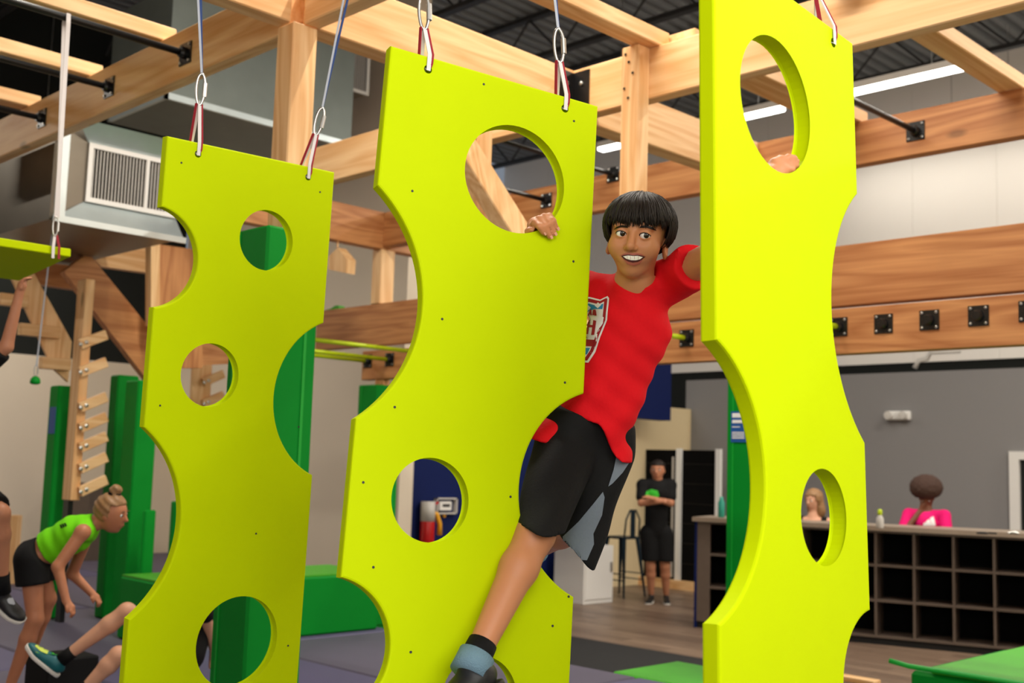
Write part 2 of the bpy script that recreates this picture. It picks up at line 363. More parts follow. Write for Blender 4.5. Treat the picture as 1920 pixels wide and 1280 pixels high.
# post 3 with a knee brace, seen through the big hole of the large panel
timber('timber_post', box(-4.64, -4.52, 4.18, 4.30, 2.3, ZB), 'fir_z', 'fir post seen through the large round hole of the lime panel', 'post')
a = P(862, 270, X=-4.42); b = Vector((-4.30, 4.87, 2.36)); a = a+(a-b).normalized()*.12; d = (b-a).normalized(); nn = Vector((1, .25, 0)).normalized().cross(d)
timber('knee_brace', obox((a+b)/2, d, nn.normalized(), d.cross(nn).normalized(), (b-a).length/2+.06, .085, .045), 'fir_z', 'pale diagonal brace crossing the post inside the large round hole', 'brace')
# left joists above the pipe beam
for i, (pa, pb, lab) in enumerate((((311, 66), (308, 76), 'longest of the three fir joists ending above the pipe beam'), ((174, 131), (172, 143), 'middle fir joist ending above the pipe beam'), ((62, 190), (60, 200), 'farthest fir joist ending above the pipe beam, beside a white box'))):
    e = P(*pb, Z=ZB+.286)
    timber('timber_joist', box(e.x-.14, e.x, .3, 3.11, ZB+.286, ZB+.286+.09), 'fir_y', lab, 'joist')
# ---------------------------------------------------------------- pipes and flanges
def flange(par, c, n, s=.062):
    c = Vector(c); n = Vector(n); up = Vector((0, 0, 1)); sd = up.cross(n).normalized()
    pl_ = part(par, 'flange_plate', obox(c+n*.004, sd, up, n, s, s, .004), 'black_metal')
    part(par, 'collar', lathe([(.034, 0), (.034, .02), (.026, .035)], c+n*.008, 14, n), 'black_metal', smooth=False)
    for sx in (-1, 1):
        for sz in (-1, 1):
            part(par, 'bolt', lathe([(.009, 0), (.009, .006), (.004, .009)], c+sd*(sx*s*.74)+up*(sz*s*.74)+n*.008, 8, n), 'bolt')
NY = Vector((0, -1, 0))
def pipe_thing(name, c, length, mat, label, r=.019, group=None, cat='pipe'):
    c = Vector(c); t = thing(name, label, cat, c, group)
    flange(t, c, NY); part(t, 'pipe', tube([c+NY*.01, c+NY*length], r, 14), mat, smooth=True)
    return t
for (px, py), L_, lab in (((349, 101), 2.6, 'black pull-up pipe with a white strap looped over it'), ((206, 164), 2.6, 'black pull-up pipe between two others on the fir beam'), ((80, 222), 2.6, 'black pull-up pipe farthest along the fir beam')):
    pipe_thing('pull_up_pipe', P(px, py, Y=3.02), L_, 'black_metal', lab)
pipe_thing('pull_up_pipe', P(1717, 246, Y=6.95), 1.9, 'black_metal', 'black pull-up pipe below the bright strip light')
pipe_thing('pull_up_pipe', P(1025, 376, Y=6.95), 1.9, 'black_metal', 'black pull-up pipe seen low in the large round hole')
pipe_thing('pull_up_pipe', P(1150, 327, Y=6.95), 1.9, 'black_metal', 'black pull-up pipe ending behind the bolted post')
for px, py, lab in ((1573, 613, 'lime pipe stub on the flange nearest the panel edge'), (1288, 634, 'lime pipe stub beside the boy in red')):
    pipe_thing('monkey_bar', P(px, py, Y=YA4), .16, 'lime_pipe', lab)
for px, py in ((1657, 607), (1743, 600), (1835, 592), (1931, 583)):
    c = P(px, py, Y=YA4); t = thing('pipe_flange', 'square black pipe flange with four bright bolts on the brown beam', 'flange', c, 'row of empty square flanges'); flange(t, c, NY)
pipe_thing('monkey_bar', P(690, 677, Y=YA4), 1.6, 'lime_pipe', 'lowest lime pipe left of the large lime panel')
pipe_thing('monkey_bar', P(731, 674, Y=YA4), 1.7, 'lime_pipe', 'middle lime pipe under the deep brown beam')
pipe_thing('monkey_bar', P(800, 662, Y=YA4), 1.7, 'lime_pipe', 'highest lime pipe, close behind the large lime panel')
# ---------------------------------------------------------------- strip lights
def strip(a, b, label):
    a = Vector(a); b = Vector(b); L_ = b.x-a.x; y = a.y; z = a.z
    t = thing('strip_light', label, 'light', ((a.x+b.x)/2, y, z), 'ceiling strip lights')
    lo_ = area('strip_lamp', ((a.x+b.x)/2, y, z-.012), ((a.x+b.x)/2, y, 0), L_*.97, .1, LAMP*L_/2.44*((HIGH*.13 if y > 14 else HIGH) if z > 6 else 1), (1, .93, .82)); lo_.parent = t; lo_.location = Vector(lo_.location)-Vector(t.location)
    part(t, 'housing', box(a.x, b.x, y-.06, y+.06, z+.035, z+.10), 'white_paint')
    part(t, 'diffuser', box(a.x+.01, b.x-.01, y-.055, y+.055, z, z+.036), 'led', bevel=.01)
    [part(t, 'hanger', tube([(hx, y, z+.1), (hx, y, ZC)], .004, 5), 'steel') for hx in (a.x+.3, b.x-.3)]
ZL = 5.3
r1 = P(1808, 130, Z=ZL); l2 = P(1482, 212, Z=ZL); l3 = P(686, 402, Z=ZL)
strip((max(r1.x-2.44, l2.x+.12), r1.y, ZL), (r1.x, r1.y, ZL), 'lit strip light right of the nearest lime panel')
strip((l2.x-2.44, r1.y, ZL), (l2.x, r1.y, ZL), 'lit strip light seen through the nearest panel\'s upper hole')
strip((l3.x, l3.y, ZL), (l3.x+2.44, l3.y, ZL), 'lit strip light behind the left notch of the large lime panel')
strip((-13.5, 1.0, ZL), (-11.06, 1.0, ZL), 'added unseen lit strip light over the far left mats')  # fixture added outside the view to light the left background
for x_, y_, z_, lab in ((-3.0, 3.95, 6.4, 'added unseen strip light high above the boy'), (-5.2, 3.7, 6.4, 'added unseen strip light high above the square post'), (-13.4, 5.0, ZL, 'added strip light over the alcove'), (-4.8, 14.7, 6.45, 'added unseen strip light washing the tall white wall'), (-7.4, 14.7, 6.45, 'added strip light hidden behind the brown beam, washing the white wall'), (-2.2, 10.6, 6.4, 'added unseen strip light over the reception people'), (0, 8.0, 6.4, 'added unseen strip light beside the right-hand wall'), (-.6, 13.4, 6.4, 'added unseen strip light in the far corner by the door')):
    strip((x_-1.22, y_, z_), (x_+1.22, y_, z_), 'lit '+lab)  # fixtures added to brighten the beams, white wall and background
# ================================================================ the three hanging lime panels
PW, PH, PT = .61, 1.829, .038
DES = dict(holes=[(.3718, .2677, .1508), (.2035, 1.1125, .1049), (.3674, 1.5609, .1037)], left=[(-.2164, .6567, .359), (-.0215, 1.4587, .1544)], right=[(.7163, 1.0566, .2776)])
def rotm(rx, ry, rz): return Matrix.Rotation(rz, 3, 'Z') @ Matrix.Rotation(ry, 3, 'Y') @ Matrix.Rotation(rx, 3, 'X')
def arc(cx, cy, r, a0, a1, n): return [(cx+r*math.cos(a0+(a1-a0)*i/n), cy+r*math.sin(a0+(a1-a0)*i/n)) for i in range(n+1)]
def panel_loops(des):
    out = [(0, 0)]
    for cx, cy, r in sorted(des['left'], key=lambda c: c[1]):
        h = math.acos(max(-1, min(1, -cx/r)))
        out += arc(cx, cy, r, -h, h, 40)
    out += [(0, PH), (PW, PH)]
    for cx, cy, r in sorted(des['right'], key=lambda c: -c[1]):
        h = math.acos(max(-1, min(1, (cx-PW)/r)))
        out += arc(cx, cy, r, math.pi-h, math.pi+h, 40)
    out += [(PW, 0)]
    loops = [out]
    for cx, cy, r in des['holes']: loops.append(arc(cx, cy, r, 2*math.pi, 0, 56)[:-1])
    for cx in (.104, .506): loops.append(arc(cx, .036, .0165, 2*math.pi, 0, 20)[:-1])
    return loops
def offset_loop(lp, d):
    n = len(lp); res = []
    for i in range(n):
        p0, p1, p2 = (Vector(lp[(i-1) % n]), Vector(lp[i]), Vector(lp[(i+1) % n]))
        e1 = (p1-p0).normalized(); e2 = (p2-p1).normalized()
        n1 = Vector((e1.y, -e1.x)); n2 = Vector((e2.y, -e2.x)); m = (n1+n2)
        m = m/max(m.length_squared*.5, .3)
        res.append(tuple(p1+m*d))
    return res
def area2(lp): return sum(lp[i][0]*lp[(i+1) % len(lp)][1]-lp[(i+1) % len(lp)][0]*lp[i][1] for i in range(len(lp)))/2
def panel(pose, flip, label):
    O = Vector(pose[:3]); R_ = rotm(*pose[3:]); ex = R_ @ Vector((1, 0, 0)); ey = R_ @ Vector((0, 1, 0)); ez = R_ @ Vector((0, 0, 1))
    tow = lambda u, v, dep: O+ey*u-ez*v-ex*dep
    des = DES
    f = {'n': lambda u, v: (u, v), 'v': lambda u, v: (u, PH-v), 'u': lambda u, v: (PW-u, v)}[flip]
    def mir(c): u, v = f(c[0], c[1]); return (u, v, c[2])
    if flip == 'u': des = dict(holes=[mir(c) for c in DES['holes']], left=[mir(c) for c in DES['right']], right=[mir(c) for c in DES['left']])
    else: des = dict(holes=[mir(c) for c in DES['holes']], left=[mir(c) for c in DES['left']], right=[mir(c) for c in DES['right']])
    loops = panel_loops(des)
    sgn = 1 if area2(loops[0]) > 0 else -1
    layers = [(.0055, 0), (.0016, .0016), (0, .0055), (0, PT-.0055), (.0016, PT-.0016), (.0055, PT)]
    bm = bmesh.new(); base = O+ey*(PW/2)-ez*PH
    rings = []
    for lp in loops:
        rr = []
        for off, dep in layers:
            q = offset_loop(lp, -off*sgn); rr.append([bm.verts.new(tow(u, v, dep)-base) for u, v in q])
        rings.append(rr)
    side = []
    for rr in rings:
        n = len(rr[0])
        for a, b in zip(rr[:-1], rr[1:]):
            for i in range(n): side.append(bm.faces.new((a[i], a[(i+1) % n], b[(i+1) % n], b[i])))
    for fc in side: fc.smooth = False
    for k in (0, -1):
        ed = []
        for rr in rings:
            n = len(rr[k])
            for i in range(n): ed.append(bm.edges.get((rr[k][i], rr[k][(i+1) % n])))
        bmesh.ops.triangle_fill(bm, edges=ed, use_beauty=True)
    bmesh.ops.recalc_face_normals(bm, faces=bm.faces)
    me = bpy.data.meshes.new('board'); bm.to_mesh(me); bm.free(); me.materials.append(M['lime'])
    t = thing('lime_climbing_board', label, 'climbing board', base, 'lime hanging panels')
    o = bpy.data.objects.new('board', me); o.parent = t; C.objects.link(o)
    return t, tow, ex, ey, ez
PP = {1: ([-3.1492, 1.6315, 2.6646-.05, .0168, .0674, -.0299], 'v'), 2: ([-2.1819, 1.7136, 2.7353-.05, -.0821, -.088, -.3051], 'n'), 3: ([-1.2584, 1.7798, 2.7422-.05, -.0428, -.0493, .0505], 'u')}
LBL = {1: 'lime painted climbing panel with small upper holes, hanging farthest from the boy', 2: 'lime painted climbing panel gripped by the boy\'s hand through its big upper hole', 3: 'lime painted climbing panel that hides the boy\'s outstretched arm'}
PAN = {k: panel(PP[k][0], PP[k][1], LBL[k]) for k in (1, 2, 3)}
def pan_uv(k, px, py):  # pixel on the front face -> (u, v)
    t, tow, ex, ey, ez = PAN[k]; O = tow(0, 0, 0); v = FW+RT*((px-960)/F)-UP*((py-640)/F); s = (O-CAM).dot(ex)/v.dot(ex); q = CAM+v*s-O
    return q.dot(ey), -q.dot(ez)
for k, pts in ((2, [(773, 358), (829, 598), (740, 763), (681, 904), (700, 1063), (770, 1222), (907, 158), (1076, 227), (1075, 490), (1059, 717), (957, 931), (1066, 1118), (1036, 1173)]), (1, [(340, 305), (600, 360), (560, 800), (300, 760), (480, 1000), (540, 1210)])):
    t, tow, ex, ey, ez = PAN[k]
    for px, py in pts:
        u, v = pan_uv(k, px, py); part(t, 'screw', lathe([(.0032, 0), (.0032, .0012)], tow(u, v, 0), 8, ex), 'dark_steel')
# slings, carabiners and webbing
ZR = 4.12
def carabiner(par, c, up, side, L_=.1):
    c = Vector(c); up = Vector(up); side = Vector(side); pts = []
    for i in range(25):
        a = 2*math.pi*i/24; pts.append(c+up*(math.sin(a)*L_/2)+side*(math.cos(a)*.013*(1+.12*math.sin(a))))
    par2 = part(par, 'carabiner', tube(pts, .0044, 8, cap=False), 'steel', smooth=True)
    part(par, 'screw_gate', tube([c+side*.013-up*.022, c+side*.013+up*.022], .0072, 10), 'steel', smooth=False)
def hang(k, hole_u, top_px, label, carab_px, lean_side=1):
    t, tow, ex, ey, ez = PAN[k]
    hole = tow(hole_u, .036, 0); mid = tow(hole_u, .036, PT/2)
    Oc = tow(0, 0, PT/2)
    # carabiner on the strap's own line, in the panel's hanging plane
    def onplane(px, py):
        v = FW+RT*((px-960)/F)-UP*((py-640)/F); s = (Oc-CAM).dot(ex)/v.dot(ex); return CAM+v*s
    cb = onplane(*carab_px); up = (cb-mid).normalized()
    g = thing('panel_strap', label, 'strap', mid, 'webbing straps of the lime panels')
    low = cb-up*.045
    # sling: front and back strands through the hole, striped white and dark red
    edge_f = tow(hole_u, .012, -.004); edge_b = tow(hole_u, .012, PT+.004)
    part(g, 'sling', ribbon([low+ex*.002, tow(hole_u, -.005, -.003), edge_f, hole+ex*.004-ez*.004, mid-ez*(-.012)], ey, .011, .0025), 'web_white')
    part(g, 'sling', ribbon([low+ey*.008+ex*.003, tow(hole_u+.009, -.005, -.004), tow(hole_u+.008, .02, -.005), tow(hole_u+.006, .03, -.002)], ey, .005, .0028), 'web_red')
    part(g, 'sling', ribbon([low-ex*.002, tow(hole_u-.004, -.004, PT+.003), edge_b, tow(hole_u, .034, PT), mid-ez*(-.012)], ey, .011, .0025), 'web_white')
    part(g, 'sling', ribbon([low-ey*.010, tow(hole_u-.02, -.002, PT*.5), tow(hole_u-.016, .001, PT)], ex+ey*.3, .009, .0025), 'web_red')
    carabiner(g, cb, up, (ey+ex*.4).normalized())
    v = onplane(*top_px)-cb; top = cb+v*((ZR-cb.z)/v.z)
    a = cb+up*.045; sp = ey*.006
    part(g, 'webbing', ribbon([a, a+(top-a)*.3+sp, top+sp], ey+ex*.3, .008, .0025), 'web_blue')
    part(g, 'webbing', ribbon([a, a+(top-a)*.3-sp*1.5, top-sp], ey+ex*.3, .007, .0025), 'web_grey')
    return top
tops = [hang(1, .104, (372, 0), 'strap on the hole side of the farthest lime panel', (376, 168)), hang(1, .506, (648, 0), 'strap beside the square post on the farthest lime panel', (598, 228)),
        hang(2, .104, (786, -60), 'strap above the notch side of the large-holed lime panel', (795, 22)), hang(2, .506, (1040, 0), 'strap nearest the boy on the large-holed lime panel', (1048, 86)),
        hang(3, .506, (1527, -90), 'strap at the far corner of the nearest lime panel', (1525, -50)), hang(3, .104, (1345, -330), 'strap at the near corner of the nearest lime panel', (1368, -215))]
ys = sorted(p.y for p in tops)
# rails the straps hang from (above the frame of the photograph)
la = sum(p.y for p in (tops[0], tops[2], tops[5]))/3; lb = sum(p.y for p in (tops[1], tops[3], tops[4]))/3
for p in tops:
    timber('strap_anchor', lathe([(.03, 0), (.03, .012), (.012, .02), (.012, .05)], (p.x, p.y, ZR-.03), 12), 'steel', 'steel strap anchor above a hanging lime panel', 'anchor', 'strap anchors over the lime panels', bevel=0)
    timber('anchor_beam', box(p.x-.07, p.x+.07, p.y-.25, p.y+.25, ZR+.02, ZR+.14), 'fir_y', 'short fir block holding a strap anchor overhead', 'beam', 'anchor blocks over the lime panels')
for yy, lab in ((la, 'fir rail overhead carrying the near-side panel straps'), (lb, 'fir rail overhead carrying the far-side panel straps')):
    timber('rail_beam', box(-4.5, 1.3, yy-.16, yy+.16, ZR+.142, ZR+.24), 'fir_x', lab, 'beam')
# ================================================================ padded posts
def pad(x0, x1, y0, y1, z0, z1, label, strips=True, mat='pad_green'):
    t = thing('post_pad', label, 'pad', ((x0+x1)/2, (y0+y1)/2, z0))
    part(t, 'cover', box(x0, x1, y0, y1, z0, z1), mat, bevel=.012)
    if strips:
        part(t, 'seam', box(x1, x1+.004, y1-.075, y1-.06, z0+.01, z1-.01), 'pad_piping'); part(t, 'seam', box(x0+.05, x0+.06, y0-.004, y0, z0+.01, z1-.01), 'pad_piping')
    return t
c0 = P(503, 420, X=-4.45); zt1 = c0.z
pad(-4.74, -4.45, c0.y, c0.y+.30, ZM, zt1, 'tall green vinyl pad around the square post behind the farthest panel')
e = P(1363, 709, Y=6.62)
pad(e.x, e.x+.29, 6.62, 6.9, 0, e.z, 'green vinyl pad with a blue notice, under the flange beam')
timber('timber_post', box(e.x+.07, e.x+.21, 6.76, 6.84, e.z, zz(2.41)), 'brownfir_z', 'stub of post showing above the pad with the blue notice', 'post')
sa = P(1371, 771, Y=6.615); sb = P(1404, 829, Y=6.615)
t = thing('notice', 'blue printed notice stuck on the green pad', 'sign', ((sa.x+sb.x)/2, 6.615, sb.z))
part(t, 'sheet', box(sa.x, sb.x, 6.612, 6.616, sb.z, sa.z), 'blue_sign')
hgt = sa.z-sb.z
for fr, w_, h_ in ((.80, .75, .14), (.62, .7, .10), (.48, .5, .03), (.30, .8, .03), (.24, .8, .03), (.18, .8, .03), (.12, .8, .03)):
    part(t, 'print', box(sa.x+.012, sa.x+.012+(sb.x-sa.x-.02)*w_, 6.610, 6.612, sb.z+hgt*fr, sb.z+hgt*(fr+h_)), 'white')
e = P(672, 722, Y=6.62); e2 = P(725, 722, Y=6.62)
pad(e.x, e.x+.29, 6.62, 6.91, ZM if False else 0, e.z, 'green pad on the post under the short board with lime pipes')
timber('timber_post', box(e.x+.07, e.x+.2, 6.76, 6.84, e.z, zz(2.40)), 'brownfir_z', 'stub of post between the short board and its green pad', 'post')
# green foam block on the mats
a = P(575, 1193, Z=ZM); 
t = thing('foam_block', 'long green foam block with a paler top lying on the mats', 'foam block', (a.x-.3, a.y, ZM))
y1b = P(708, 1184, X=a.x).y; zt_ = P(600, 1080, X=a.x).z
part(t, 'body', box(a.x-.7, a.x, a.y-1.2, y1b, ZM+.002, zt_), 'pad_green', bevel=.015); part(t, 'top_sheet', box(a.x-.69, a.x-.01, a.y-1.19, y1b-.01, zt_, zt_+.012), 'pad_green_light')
solo('foam_block', box(a.x-.9, a.x-.12, y1b+.02, y1b+.5, ZM+.002, zt_-.1), 'pad_green', 'small green foam block beyond the long foam block', 'foam block', bevel=.015)
# green mat stack lower right
c = P(1690, 1243, Z=.62); 
t = thing('vaulting_block', 'green vinyl vaulting block with a slack top cover and piped edge', 'vaulting block', (c.x+1.0, c.y+.6, 0))
part(t, 'body', box(c.x+.04, c.x+2.6, c.y+.02, c.y+1.3, .013, .585), 'pad_green', bevel=.02)
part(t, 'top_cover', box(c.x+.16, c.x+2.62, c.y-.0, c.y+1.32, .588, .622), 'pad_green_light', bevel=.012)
part(t, 'piping', tube([(c.x-.06, c.y-.02, .628), (c.x+.05, c.y-.01, .612), (c.x+2.6, c.y-.015, .60)], .014, 8), 'pad_piping', smooth=True)
a = P(1584, 1266, Z=.03); b = P(1670, 1272, Z=.03)
solo('loose_plank', box(a.x-.6, b.x, a.y-.10, a.y+.02, .002, .04), 'fir_x', 'short loose plank lying on the plank floor', 'plank', bevel=.004)
# ================================================================ ducts
def grille(par, X, y0, y1, z0, z1, div=None):
    fr = .035
    part(par, 'grille_back', box(X-.02, X-.015, y0, y1, z0, z1), 'grille_dark')
    g = part(par, 'grille_frame', join(box(X-.01, X+.012, y0, y1, z0, z0+fr), box(X-.01, X+.012, y0, y1, z1-fr, z1), box(X-.01, X+.012, y0, y0+fr, z0+fr, z1-fr), box(X-.01, X+.012, y1-fr, y1, z0+fr, z1-fr)), 'white_paint')
    if div: part(par, 'grille_mullion', box(X-.01, X+.010, div-.012, div+.012, z0+fr, z1-fr), 'white_paint')
    y = y0+fr+.012
    while y < y1-fr:
        part(par, 'louvre', box(X-.014, X+.002, y-.0035, y+.0035, z0+fr, z1-fr), 'label_silver'); y += .026
XD = -8.0
f0 = P(107, 411, X=XD); f1 = P(343, 453, X=XD)
g0 = P(160, 372, X=XD); g1 = P(170, 270, X=XD); zd0 = f0.z; y0d, y1d = f0.y, f1.y
t = thing('air_duct', 'galvanised duct end with a flared hood and white return grille', 'duct', (XD-.8, (y0d+y1d)/2, zd0))
gz0 = P(165, 378, X=XD-.12).z; gz1 = P(172, 268, X=XD-.12).z; gy0 = P(163, 330, X=XD-.12).y; gy1 = y1d-.02
part(t, 'trunk', box(XD-2.2, XD-.14, y0d+.0, y1d, zd0+.02, gz1+.12), 'galv_dark')
part(t, 'bottom_hood', ([(XD, y0d, zd0), (XD, y1d, zd0), (XD-.14, y1d, gz0), (XD-.14, gy0, gz0), (XD-.0, y0d, zd0+.03), (XD, y1d, zd0+.03)], [(4, 5, 2, 3), (0, 1, 5, 4)]), 'galv')
part(t, 'bottom_flange', box(XD-.005, XD+.012, y0d-.03, y1d+.02, zd0-.015, zd0+.03), 'galv')
part(t, 'top_hood', ([(XD, y0d+.1, gz1+.13), (XD, y1d, gz1+.13), (XD-.14, y1d, gz1), (XD-.14, gy0, gz1)], [(0, 1, 2, 3)]), 'galv')
part(t, 'corner_strip', box(XD-.02, XD+.01, y0d-.02, y0d+.05, zd0, gz1+.2), 'galv')
part(t, 'seam', box(XD-1.3, XD-1.24, y0d-.012, y0d, zd0, gz1+.2), 'galv_dark'); part(t, 'seam', box(XD-2.2, XD-2.12, y0d-.015, y0d, zd0, gz1+.2), 'galv_dark')
grille(t, XD-.125, gy0, gy1, gz0, gz1, div=P(276, 340, X=XD-.12).y)
# upper trunk duct
XE = -8.7
a = P(313, 182, X=XE); b = P(507, 237, X=XE)
t = thing('air_duct', 'shiny galvanised trunk duct above the grille duct', 'duct', (XE-.6, (a.y+b.y)/2, a.z))
part(t, 'trunk', box(XE-1.1, XE, a.y, b.y+.9, a.z, a.z+1.0), 'galv_mid'); part(t, 'flange', box(XE-.0, XE+.03, a.y-.03, b.y+.9, a.z-.02, a.z+.035), 'galv')
part(t, 'flange', box(XE-1.0, XE+.03, a.y-.03, a.y, a.z-.02, a.z+.035), 'galv')
XG = -9.9
a = P(477, 112, X=XG); b = P(690, 180, X=XG); hz = P(690, 108, X=XG).z
t = thing('air_duct', 'green-grey duct under the roof with a wide white-framed grille', 'duct', (XG-.8, (a.y+b.y)/2, b.z))
part(t, 'trunk', box(XG-1.8, XG-.02, a.y-.2, b.y-.02, b.z, hz+.25), 'galv_dark')
grille(t, XG, a.y, b.y, b.z-.0, hz+.12)
for hx_ in (XG-1.6, XG-.2):
    for hy_ in (a.y, b.y-.2): part(t, 'hanger', tube([(hx_, hy_, hz+.25), (hx_, hy_, ZC)], .006, 6), 'steel')
# ================================================================ obstacle woodwork at the far left
XB = -9.4
def board(pts_px, X, th, mat, name, label, cat='board'):   # polygon given by pixels on plane X, thickness behind it
    q = [P(x, y, X=X) for x, y in pts_px]; n = len(q)
    v = [tuple(p) for p in q]+[(p.x-th, p.y, p.z) for p in q]
    f = [tuple(range(n)), tuple(range(2*n-1, n-1, -1))]+[(i, (i+1) % n, n+(i+1) % n, n+i) for i in range(n)]
    return solo(name, (v, f), mat, label, cat)
board([(120, 509), (166, 474), (290, 626), (284, 722)], XB-.02, .09, 'brownfir_y', 'diagonal_brace', 'broad brown diagonal timber under the grille duct', 'brace')
board([(150, 460), (300, 462), (300, 514), (190, 499)], XB-.3, .1, 'fir_y', 'timber_beam', 'fir beam below the grille duct, behind the diagonal timber', 'beam')
board([(40, 486), (150, 500), (150, 544), (40, 528)], XB-.5, .1, 'brownfir_y', 'timber_beam', 'fir beam behind the horizontal lime board', 'beam')
board([(283, 462), (300, 458), (300, 600), (283, 610)], XB+.25, .1, 'fir_z', 'timber_post', 'narrow orange post edge beside the wide brown board', 'post')
board([(300, 458), (380, 470), (380, 690), (300, 690)], XB+.2, .08, 'brownfir_z', 'wide_board', 'wide upright brown board behind the farthest lime panel', 'board')
board([(330, 630), (460, 640), (460, 680), (330, 688)], XB-.1, .1, 'brownfir_y', 'timber_beam', 'brown beam seen through the middle hole of the farthest panel', 'beam')
board([(20, 515), (60, 505), (135, 640), (128, 716), (100, 690)], XB-.2, .04, 'fir_z', 'diagonal_board', 'diagonal plywood board with cleats behind the hanging child\'s arm', 'board')
def cleat_post(px_l, px_m, px_r, ytop, ybot, X, label, cl, left_cl=()):
    ym = (ytop+ybot)/2; a = P(px_m, ym, X=X)
    y0 = a.y; y1 = P(px_r, ym, X=X).y; xl = P(px_l, ym, Y=y0).x; zt_ = P(px_m, ytop, X=X).z; zb_ = P(px_m, ybot, X=X).z
    t = thing('cleat_post', label, 'post', ((xl+X)/2, (y0+y1)/2, zb_))
    part(t, 'post', box(xl, X, y0, y1, zb_, zt_), 'fir_z', bevel=.005); part(t, 'foot', box(xl+.01, X-.06, y0+.01, y0+.05, ZM, zb_), 'black_metal')
    for py in cl:
        c = P(px_r, py, X=X+.02); d = Vector((0, .9, .42)).normalized(); nn = Vector((1, 0, 0)).cross(d)
        k = part(t, 'cleat', obox(c+d*.05, d, nn, Vector((1, 0, 0)), .12, .042, .02), 'fir_y', bevel=.004)
        for s in (-.07, -.02):
            o = bpy.data.objects.new('bolt', mesh_of('bolt', lathe([(.016, 0), (.016, .01), (.008, .014)], c+d*s+Vector((.02, 0, 0)), 10, (1, 0, 0)), wloc(t), 'bolt')); C.objects.link(o); o.parent = k
    return t
cleat_post(131, 147, 164, 520, 938, XB+.4, 'tall fir post with slanted bolted cleats beside the green pads', (640, 700-8, 758, 796, 833, 872, 915))
cleat_post(352, 356, 392, 676, 900, XB-.6, 'cleated fir post seen through the farthest panel\'s middle hole', (712, 752))
for px0, px1, py in ((0, 52, 556), (38, 112, 614), (78, 132, 674)):
    a = P(px0, py, X=XB-.14); b = P(px1, py+10, X=XB-.14)
    solo('wall_cleat', box(XB-.2, XB-.12, a.y, b.y, b.z-.05, b.z+.05), 'fir_y', 'pale horizontal cleat bolted across the diagonal plywood board', 'cleat', 'cleats on the diagonal board', bevel=.004)
# pads on the left
def pad_px(xl, xm, xr, yt, X, label, zb=ZM):
    a = P(xm, yt, X=X); y1 = P(xr, yt, X=X).y; x0 = P(xl, yt, Y=a.y).x
    return pad(x0, X, a.y, y1, zb, a.z, label, strips=False)
pad_px(94, 110, 144, 722, -9.3, 'green pad of the cleated post, with a small notice on its side')
nq = P(97, 790, Y=P(110, 722, X=-9.3).y-.003)
solo('notice', box(nq.x-.05, nq.x+.07, nq.y-.003, nq.y, nq.z-.10, nq.z+.12), 'blue_sign', 'small dark notice on the side of the cleated post\'s pad', 'sign')
pad_px(207, 222, 262, 702, -9.1, 'green pad with a dark side, between the crouching girl and the lime panel')
pad_px(236, 260, 300, 712, -8.5, 'broad green pad partly hidden by the farthest lime panel')
pad_px(268, 272, 294, 956, -8.2, 'low green pad at the foot of the broad pad')
pad_px(320, 328, 345, 940, -9.9, 'narrow green pad by the cream wall')
solo('pallet_board', box(-12.0, -11.9, P(12, 1000, X=-12).y, P(32, 1000, X=-12).y, ZM, P(20, 965, X=-12).z), 'fir_z', 'upright light wooden board by the far cream wall', 'board')
solo('training_bench', box(-14.6, -14.0, P(150, 900, X=-14.3).y, P(190, 900, X=-14.3).y, ZM, P(170, 905, X=-14.3).z), 'laminate', 'grey bench unit by the cream wall behind the crouching girl', 'bench')
# hanging horizontal lime board with its strap
hp = P(349, 101, Y=3.02); tp = P(125, 34, X=hp.x); cor = P(133, 474, X=hp.x+.02)
t = thing('balance_board', 'horizontal lime board hung on a white strap, dark underneath', 'board', (cor.x-.3, cor.y-.6, cor.z))
dy = Vector((0, -1, .0)); dx = Vector((-1, 0, -.10)).normalized()
part(t, 'board', obox(cor+dy*.7+dx*.32, dx, Vector((0, 1, 0)), dx.cross(Vector((0, 1, 0))), .32, .7, .021), 'lime', bevel=.004)
t = thing('hanging_strap', 'white webbing strap hanging from the black pipe to the lime board', 'strap', (cor.x, cor.y, cor.z))
bt = P(100, 462, X=hp.x+.03); cb_ = P(104, 425, X=hp.x+.02)
part(t, 'webbing', ribbon([tp+Vector((.02, 0, .02)), tp+Vector((.025, 0, -.03)), cb_+Vector((0, 0, .05))], (0, 1, 0), .022, .003), 'web_white'); part(t, 'webbing', ribbon([tp+Vector((-.02, 0, .02)), tp+Vector((-.025, 0, -.03)), cb_+Vector((-.01, .01, .05))], (0, 1, 0), .022, .003), 'web_white')
part(t, 'loop', tube([tp+Vector((.021*math.cos(a), 0, .021*math.sin(a)+.002)) for a in np.linspace(-.4, 3.54, 10)], .004, 6), 'web_white')
carabiner(t, cb_, (0, 0, 1), (0, 1, 0)); part(t, 'sling', ribbon([cb_-Vector((0, 0, .04)), bt, bt-Vector((-.005, 0, .06))], (0, 1, 0), .014, .003), 'web_white'); part(t, 'sling', ribbon([cb_-Vector((0, -.01, .04)), bt+Vector((0, .03, 0)), bt+Vector((.005, .03, -.06))], (0, 1, 0), .012, .003), 'web_red')
# bell-like green ball grip on a cord
gp = P(66, 716, X=-8.6); gt = P(92, 512, X=-8.6)
t = thing('ball_grip', 'green ball grip hanging on a grey cord', 'grip', gp)
part(t, 'ball', lathe([(.004, .045), (.02, .04), (.034, .022), (.038, 0), (.034, -.012), (.02, -.018), (0, -.02)], gp, 16), 'pad_green', smooth=True); part(t, 'cord', tube([gp+Vector((0, 0, .12)), gt+Vector((0, 0, .3))], .006, 6), 'web_grey')
carabiner(t, gp+Vector((0, 0, .085)), (0, 0, 1), (0, 1, 0), .09)
